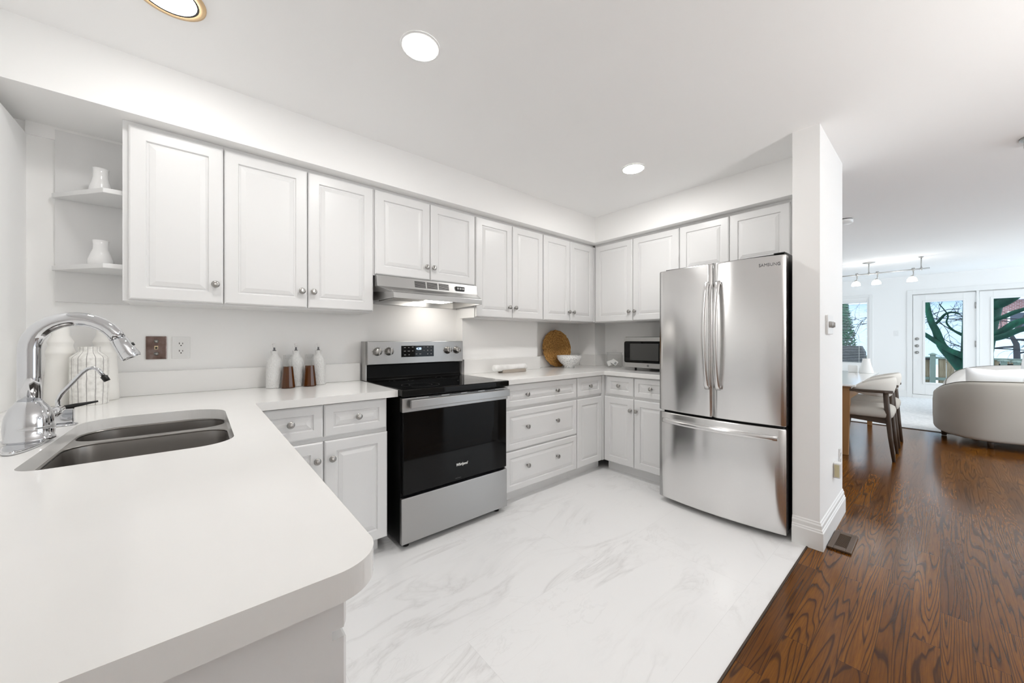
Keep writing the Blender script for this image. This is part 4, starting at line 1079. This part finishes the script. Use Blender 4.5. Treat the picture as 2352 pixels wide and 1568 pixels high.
# ------------------------------------------------------------------ sofas
def arc_spline(pts, n=8):
    out = []
    P = [Vector(p) for p in pts]
    for i in range(len(P) - 1):
        p0 = P[max(i - 1, 0)]; p1 = P[i]; p2 = P[i + 1]; p3 = P[min(i + 2, len(P) - 1)]
        for k in range(n):
            t = k / n
            out.append(0.5 * ((2 * p1) + (-p0 + p2) * t + (2 * p0 - 5 * p1 + 4 * p2 - p3) * t * t + (-p0 + 3 * p1 - 3 * p2 + p3) * t ** 3))
    out.append(P[-1])
    return out
def sofa(label, path, tops, seat_poly, base_z, loc, side=1, mat_=None, footpts=()):
    """curved back extruded along a plan path; tops = height per control point"""
    t = thing('curved_sofa', label, 'sofa', loc)
    o = t.location
    pl = arc_spline([(p[0], p[1], h_) for p, h_ in zip(path, tops)], 12)
    rs = []; edge = []
    N = len(pl)
    for i, p_ in enumerate(pl):
        a = pl[max(i - 1, 0)]; b = pl[min(i + 1, N - 1)]
        d = Vector((b.x - a.x, b.y - a.y)).normalized()
        nrm = Vector((-d.y, d.x)) * side     # inward
        e = min(1.0, math.sin(PI * min(max((i + 0.6) / (N + 0.2), 0), 1)) * 5) ** 0.5
        th = 0.20
        top = p_.z
        prof = [(0.035, base_z), (0.010, base_z + 0.012), (0.0, base_z + 0.04), (-0.006, base_z + (top - base_z) * 0.35), (-0.006, base_z + (top - base_z) * 0.7), (0.0, top - 0.045), (0.010, top - 0.018), (0.03, top - 0.005), (0.075, top), (th - 0.05, top - 0.012), (th, top - 0.07), (th, base_z)]
        rs.append([(p_.x + nrm.x * q, p_.y + nrm.y * q, z) for q, z in prof])
        edge.append((p_.x + nrm.x * 0.03, p_.y + nrm.y * 0.03, top - 0.004))
    MB(o).rings(rs).build('back', mat_ or M['fabric'], t, bevel=0.02, seg=3)
    MB(o).tube(edge, 0.006, 8).build('piping', M['piping'], t)
    MB(o).prism(seat_poly, base_z + 0.01, 0.30).build('seat_base', mat_ or M['fabric'], t, bevel=0.02)
    MB(o).prism(seat_poly, 0.302, 0.44).build('seat_cushion', mat_ or M['fabric'], t, bevel=0.05, seg=4)
    for x, y in footpts: MB(o).cyl((x, y, 0.0045), (x, y, base_z + 0.015), 0.022, 0.03, 12).build('foot', M['walnut'], t)
    return t
near_path = [(7.40, 0.06), (7.12, 0.055), (6.85, 0.0), (6.63, -0.13), (6.53, -0.33), (6.60, -0.62), (6.82, -0.98), (7.15, -1.32), (7.55, -1.60)]
sofa('curved beige fabric sofa in front, seen from behind at the edge of the oak floor', near_path, [0.56, 0.585, 0.655, 0.72, 0.742, 0.750, 0.75, 0.72, 0.66],
     [(7.36, -0.15), (7.10, -0.16), (6.90, -0.21), (6.79, -0.30), (6.74, -0.42), (6.82, -0.62), (7.02, -0.92), (7.3, -1.18), (7.6, -1.40), (8.0, -1.1), (8.05, -0.6), (7.8, -0.25)],
     0.085, (7.2, -0.6, 0), 1, None, ((7.12, -0.03), (6.66, -0.36), (7.6, -0.30)))
far_path = [(8.72, -0.02), (9.02, -0.045), (9.32, -0.18), (9.52, -0.45), (9.62, -0.85), (9.60, -1.3), (9.4, -1.75)]
sofa('curved pale beige sofa facing the room in front of the patio doors', far_path, [0.52, 0.60, 0.72, 0.785, 0.81, 0.81, 0.74],
     [(8.75, -0.23), (9.0, -0.25), (9.18, -0.34), (9.32, -0.55), (9.40, -0.85), (9.38, -1.25), (9.22, -1.6), (8.8, -1.5), (8.5, -1.0), (8.5, -0.5)],
     0.085, (9.1, -0.8, 0), -1, mat('pale_beige_fabric', (0.56, 0.53, 0.50), 0.95), ((8.8, -0.12), (9.5, -0.75), (8.62, -0.9)))
def pillow(loc, size, rot, label, group):
    mb = MB()
    n = 14
    w_, h_, d_ = size
    for sgn in (1, -1):
        g = []
        for i in range(n + 1):
            row = []
            for j in range(n + 1):
                u, v_ = 2 * i / n - 1, 2 * j / n - 1
                th = d_ * (max(0, (1 - u ** 4) * (1 - v_ ** 4))) ** 0.6
                pinch = 1 - 0.06 * (1 - abs(u * v_))
                row.append(mb.v((u * w_ * (pinch + 0.06 * abs(u * v_)), sgn * th, v_ * h_ * (pinch + 0.06 * abs(u * v_)))))
            g.append(row)
        for i in range(n):
            for j in range(n): mb.f([g[i][j], g[i + 1][j], g[i + 1][j + 1], g[i][j + 1]], True)
    bmesh.ops.remove_doubles(mb.bm, verts=mb.bm.verts, dist=0.0008)
    p_ = mb.build('throw_pillow', M['white_fabric'], loc=loc)
    p_.rotation_euler = rot
    return tag(p_, label, 'pillow', group)
pillow((7.08, -0.40, 0.655), (0.23, 0.21, 0.07), (math.radians(-14), 0, math.radians(112)), 'white throw pillow on the near curved sofa, left of the pair', 'white pillows on the near sofa')
pillow((7.30, -0.80, 0.655), (0.23, 0.21, 0.07), (math.radians(-14), 0, math.radians(125)), 'white throw pillow on the near curved sofa, right of the pair', 'white pillows on the near sofa')
sl = thing('table_lamp', 'table lamp with a white shade at the right edge, beyond the near sofa', 'lamp', (8.35, -0.80, 0))
o = sl.location
MB(o).cyl((8.35, -0.80, 0.0045), (8.35, -0.80, 0.02), 0.12, n=24).build('base', M['ceramic'], sl)
MB(o).cyl((8.35, -0.80, 0.02), (8.35, -0.80, 0.80), 0.014, n=12).build('stem', M['ceramic'], sl)
MB(o).lathe([(0.105, 0.0), (0.085, 0.22), (0.0, 0.22)], (8.35, -0.80, 0.79), 28, cap=False).build('lamp_shade', M['white_fabric'], sl)

# ------------------------------------------------------------------ garden beyond the glass
struct('ground_snow', MB().box(11.45, 60, -30, 30, -0.40, -0.12), M['snow'])
tr = thing('garden_tree', 'large mossy green garden tree with sprawling branches outside the patio doors', 'tree', (14.0, -0.62, -0.12))
o = tr.location
MB(o).tube([(14, -0.50, -0.13), (14, -0.53, 0.35), (14.0, -0.56, 0.9), (14.0, -0.60, 1.5), (14.05, -0.66, 2.2), (14.1, -0.75, 3.2), (14.1, -0.8, 4.5)], [0.38, 0.29, 0.245, 0.265, 0.31, 0.26, 0.16], 16).build('trunk', M['bark'], tr)
br = [([(14, -0.36, 0.55), (13.95, -0.18, 0.80), (13.9, -0.02, 1.06), (13.9, 0.07, 1.42), (13.9, 0.15, 1.66), (13.9, 0.22, 2.1), (13.9, 0.28, 2.9)], [0.16, 0.11, 0.085, 0.070, 0.06, 0.05, 0.03]),
      ([(14, -0.42, 0.78), (13.8, -0.27, 0.87), (13.8, -0.14, 0.95), (13.8, 0.07, 1.15), (13.8, 0.27, 1.35), (13.8, 0.6, 1.6)], [0.10, 0.065, 0.058, 0.05, 0.045, 0.03]),
      ([(14, -0.62, 1.35), (13.5, -0.75, 1.31), (13.5, -0.90, 1.40), (13.5, -1.05, 1.55), (13.5, -1.25, 1.63), (13.4, -1.9, 1.7)], [0.14, 0.075, 0.07, 0.07, 0.065, 0.05]),
      ([(14, -0.62, 1.22), (13.4, -0.74, 1.22), (13.3, -0.92, 1.29), (13.3, -1.17, 1.44), (13.2, -1.8, 1.55)], [0.11, 0.06, 0.06, 0.055, 0.04]),
      ([(14, -0.62, 1.60), (13.6, -0.74, 1.64), (13.6, -0.90, 1.70), (13.6, -1.05, 1.80), (13.6, -1.3, 1.92)], [0.10, 0.05, 0.045, 0.045, 0.03]),
      ([(14, -0.68, 1.95), (13.8, -0.85, 2.0), (13.7, -1.02, 2.12), (13.7, -1.3, 2.4)], [0.13, 0.10, 0.09, 0.05]),
      ([(14.2, 0.15, 1.55), (14.2, 0.05, 1.64), (14.2, -0.07, 1.83), (14.2, -0.18, 1.88), (14.2, -0.30, 1.84)], [0.035, 0.030, 0.028, 0.022, 0.014]),
      ([(14, -0.45, 1.25), (14.1, -0.22, 1.42), (14.15, -0.10, 1.62), (14.2, -0.12, 1.82), (14.2, 0.02, 2.1)], [0.05, 0.022, 0.018, 0.014, 0.01])]
for p_, r_ in br:
    pp = arc_spline([(a, b, c) for a, b, c in p_], 4)
    rr = []
    for i in range(len(p_) - 1):
        for k in range(4): rr.append(r_[i] + (r_[i + 1] - r_[i]) * k / 4)
    rr.append(r_[-1])
    MB(o).tube(pp, rr, 10).build('branch', M['bark'], tr)
# fine bare twigs
rnd = random.Random(11)
mb = MB(o)
def twig(p_, d, L, r, depth):
    pts = [p_]
    q = Vector(p_); dd = Vector(d)
    for k in range(4):
        dd = (dd + Vector((rnd.uniform(-.25, .25), rnd.uniform(-.45, .45), rnd.uniform(-.4, .4)))).normalized()
        q = q + dd * (L / 4)
        pts.append(q.copy())
        if depth and k > 0:
            for _ in range(2):
                nd = (dd + Vector((rnd.uniform(-.4, .4), rnd.uniform(-1, 1), rnd.uniform(-.8, .8)))).normalized()
                twig(q.copy(), nd, L * rnd.uniform(0.45, 0.7), r * 0.55, depth - 1)
    mb.tube(pts, [r * (1 - 0.17 * k) for k in range(5)], 4)
for st_, d, L, r in [((14.2, -0.35, 1.3), (0.1, 1, 0.5), 0.8, 0.014), ((14.2, -0.35, 1.7), (0.1, 1, 0.15), 0.7, 0.012), ((14.2, 0.2, 1.7), (0.2, -1, 0.3), 0.6, 0.010), ((14.1, -0.3, 1.05), (0.1, 1, 0.1), 0.6, 0.010),
                     ((14.1, -0.75, 1.3), (0.2, -1, -0.3), 1.0, 0.016), ((14.1, -0.75, 1.75), (0.2, -1, 0.1), 0.9, 0.014), ((14.1, -0.8, 1.0), (0.1, -1, 0.2), 0.9, 0.014), ((14.0, 0.3, 1.4), (0.1, 1, 0.7), 1.2, 0.016), ((14.0, 0.3, 2.0), (0.1, 1, 0.1), 1.3, 0.016), ((14.1, -0.3, 1.95), (0.1, 1, 0.25), 0.7, 0.010)]:
    twig(Vector(st_), Vector(d).normalized(), L, r, 2)
tw = mb.build('twigs', M['twig'], tr); tw['kind'] = 'stuff'

# second small bare tree deeper in the garden
t2 = thing('bare_tree', 'smaller dark bare tree behind the mossy tree, seen through the right patio door', 'tree', (18, -1.45, -0.12))
o = t2.location
MB(o).tube([(18, -1.45, -0.13), (18, -1.44, 0.7), (18, -1.43, 1.07), (18, -1.34, 1.33), (18, -1.5, 1.64), (18, -1.7, 2.3)], [0.085, 0.065, 0.06, 0.05, 0.04, 0.02], 10).build('trunk', M['twig'], t2)
mb = MB(o)
for st_, d, L, r in [((18, -1.43, 1.0), (0, 1, 0.0), 0.9, 0.03), ((18, -1.40, 1.2), (0, -1, 0.4), 0.9, 0.03), ((18, -1.36, 1.3), (0, 1, 0.6), 0.9, 0.025), ((18, -1.45, 0.8), (0, -1, 0.3), 0.8, 0.025), ((18, -1.5, 1.6), (0, 0.6, 0.6), 0.8, 0.02)]:
    twig(Vector(st_), Vector(d).normalized(), L, r, 2)
tw = mb.build('branches', M['twig'], t2); tw['kind'] = 'stuff'

# timber fence
fn = thing('garden_fence', 'weathered board fence with capped post outside the left patio door', 'fence', (16, 0.2, -0.12))
o = fn.location
mb = MB(o)
for k in range(26):
    y = 2.4 - k * 0.152
    if abs(y - 0.14) < 0.09: continue
    mb.box(16.0, 16.025, y - 0.074, y + 0.074, -0.12, 0.66)
mb.build('boards', M['fencewood'], fn)
MB(o).box(15.96, 15.998, -1.5, 2.5, 0.05, 0.13).box(15.95, 16.05, -1.5, 2.5, 0.66, 0.71).build('rails', M['post'], fn)
for y in (0.14, 2.0):
    p_ = MB(o).box(15.90, 15.998, y - 0.055, y + 0.055, -0.12, 0.77).build('post', M['post'], fn)
    MB(o).box(15.88, 16.02, y - 0.085, y + 0.085, 0.77, 0.79).lathe([(0.075, 0.0), (0.02, 0.035)], (15.95, y, 0.79), 4, smooth=False).build('post_cap', M['post'], p_)
MB(o).box(15.93, 15.96, 0.19, 0.45, 0.63, 0.67).build('gate_hinge', M['slot'], fn)
f2 = thing('garden_fence', 'low dark fence with capped posts outside the right patio door', 'fence', (15.2, -1.4, -0.12))
o = f2.location
MB(o).box(15.2, 15.24, -2.6, -0.95, -0.12, 0.60).build('boards', M['darkgap'], f2)
for k in range(5):
    y = -1.02 - k * 0.19
    p_ = MB(o).box(15.12, 15.198, y - 0.05, y + 0.05, -0.12, 0.66 - k * 0.02).build('post', M['post'], f2)
    MB(o).lathe([(0.10, 0.0), (0.10, 0.02), (0.04, 0.05)], (15.16, y, 0.66 - k * 0.02), 4, smooth=False).build('post_cap', M['post'], p_)
gb = thing('garden_barbecue', 'dark covered shape in the garden seen through the blind', 'garden object', (14.3, 1.75, -0.12))
o = gb.location
MB(o).rings([[(x, y, z) for x, y in rrect(14.0, 14.6, 1.38, 2.3, 0.1, 4)] for z in (-0.12, 0.85)] + [[(14.3 + (x - 14.3) * 0.75, 1.84 + (y - 1.84) * 0.85, 1.02) for x, y in rrect(14.0, 14.6, 1.38, 2.3, 0.1, 4)]], False).build('cover', M['darkgap'], gb)

# evergreen shrub outside the window (many small leaf blades)
ev = thing('evergreen_shrub', 'dense green evergreen shrub outside the far window', 'shrub', (15.22, 2.02, -0.12))
o = ev.location
mb = MB(o)
rnd = random.Random(5)
for k in range(2600):
    z = rnd.uniform(-0.1, 2.3)
    rad = 0.55 * (1 - max(0, z) / 3.2) * math.sqrt(rnd.random())
    a = rnd.uniform(0, 2 * PI)
    c = Vector((15.22 + rad * math.cos(a), 2.02 + rad * math.sin(a), z))
    d = Vector((rnd.uniform(-1, 1), rnd.uniform(-1, 1), rnd.uniform(-0.6, 0.9))).normalized() * 0.09
    u = d.cross(Vector((rnd.uniform(-1, 1), rnd.uniform(-1, 1), 0.3))).normalized() * 0.022
    mb.f([mb.v(c - d), mb.v(c + u), mb.v(c + d), mb.v(c - u)])
lf = mb.build('foliage', M['leaf'], ev); lf['kind'] = 'stuff'
MB(o).tube([(15.22, 2.02, -0.13), (15.22, 2.02, 1.9)], [0.05, 0.01], 8).build('stem', M['twig'], ev)

# neighbouring houses
h1 = thing('neighbour_house', 'pale blue sided neighbouring house with snowy roof beyond the fence', 'house', (30, 2.0, -0.12))
o = h1.location
MB(o).box(30, 36, -1.6, 9.0, -0.12, 3.3).build('wall', M['siding'], h1)
MB(o).rings([[(29.5, -2.0, 3.3), (36.5, -2.0, 3.3), (33, -2.0, 5.4)], [(29.5, 9.4, 3.3), (36.5, 9.4, 3.3), (33, 9.4, 5.4)]], False).build('roof', M['roof'], h1)
for y in (2.2, 4.4):
    wdw = MB(o).box(29.95, 30.0, y - 0.35, y + 0.35, 1.1, 2.2).build('window', M['trim'], h1)
    MB(o).box(29.93, 29.95, y - 0.29, y + 0.29, 1.16, 2.14).build('pane', M['darkwin'], wdw)
h2 = thing('neighbour_house', 'red brick neighbouring house seen through the right patio door', 'house', (24, -3.0, -0.12))
o = h2.location
MB(o).box(24, 28, -6.5, -1.35, 1.55, 2.75).build('upper_wall', M['brick'], h2)
MB(o).box(24, 28, -6.5, -1.35, -0.12, 1.55).build('lower_wall', M['siding'], h2)
MB(o).rings([[(23.6, -6.9, 2.75), (28.4, -6.9, 2.75), (26, -6.9, 4.6)], [(23.6, -1.0, 2.75), (28.4, -1.0, 2.75), (26, -1.0, 4.6)]], False).build('roof', M['roof'], h2)
wdw = MB(o).box(23.95, 24.0, -2.2, -1.7, 1.6, 2.3).build('window', M['trim'], h2)
MB(o).box(23.93, 23.95, -2.14, -1.76, 1.66, 2.24).build('pane', M['darkwin'], wdw)
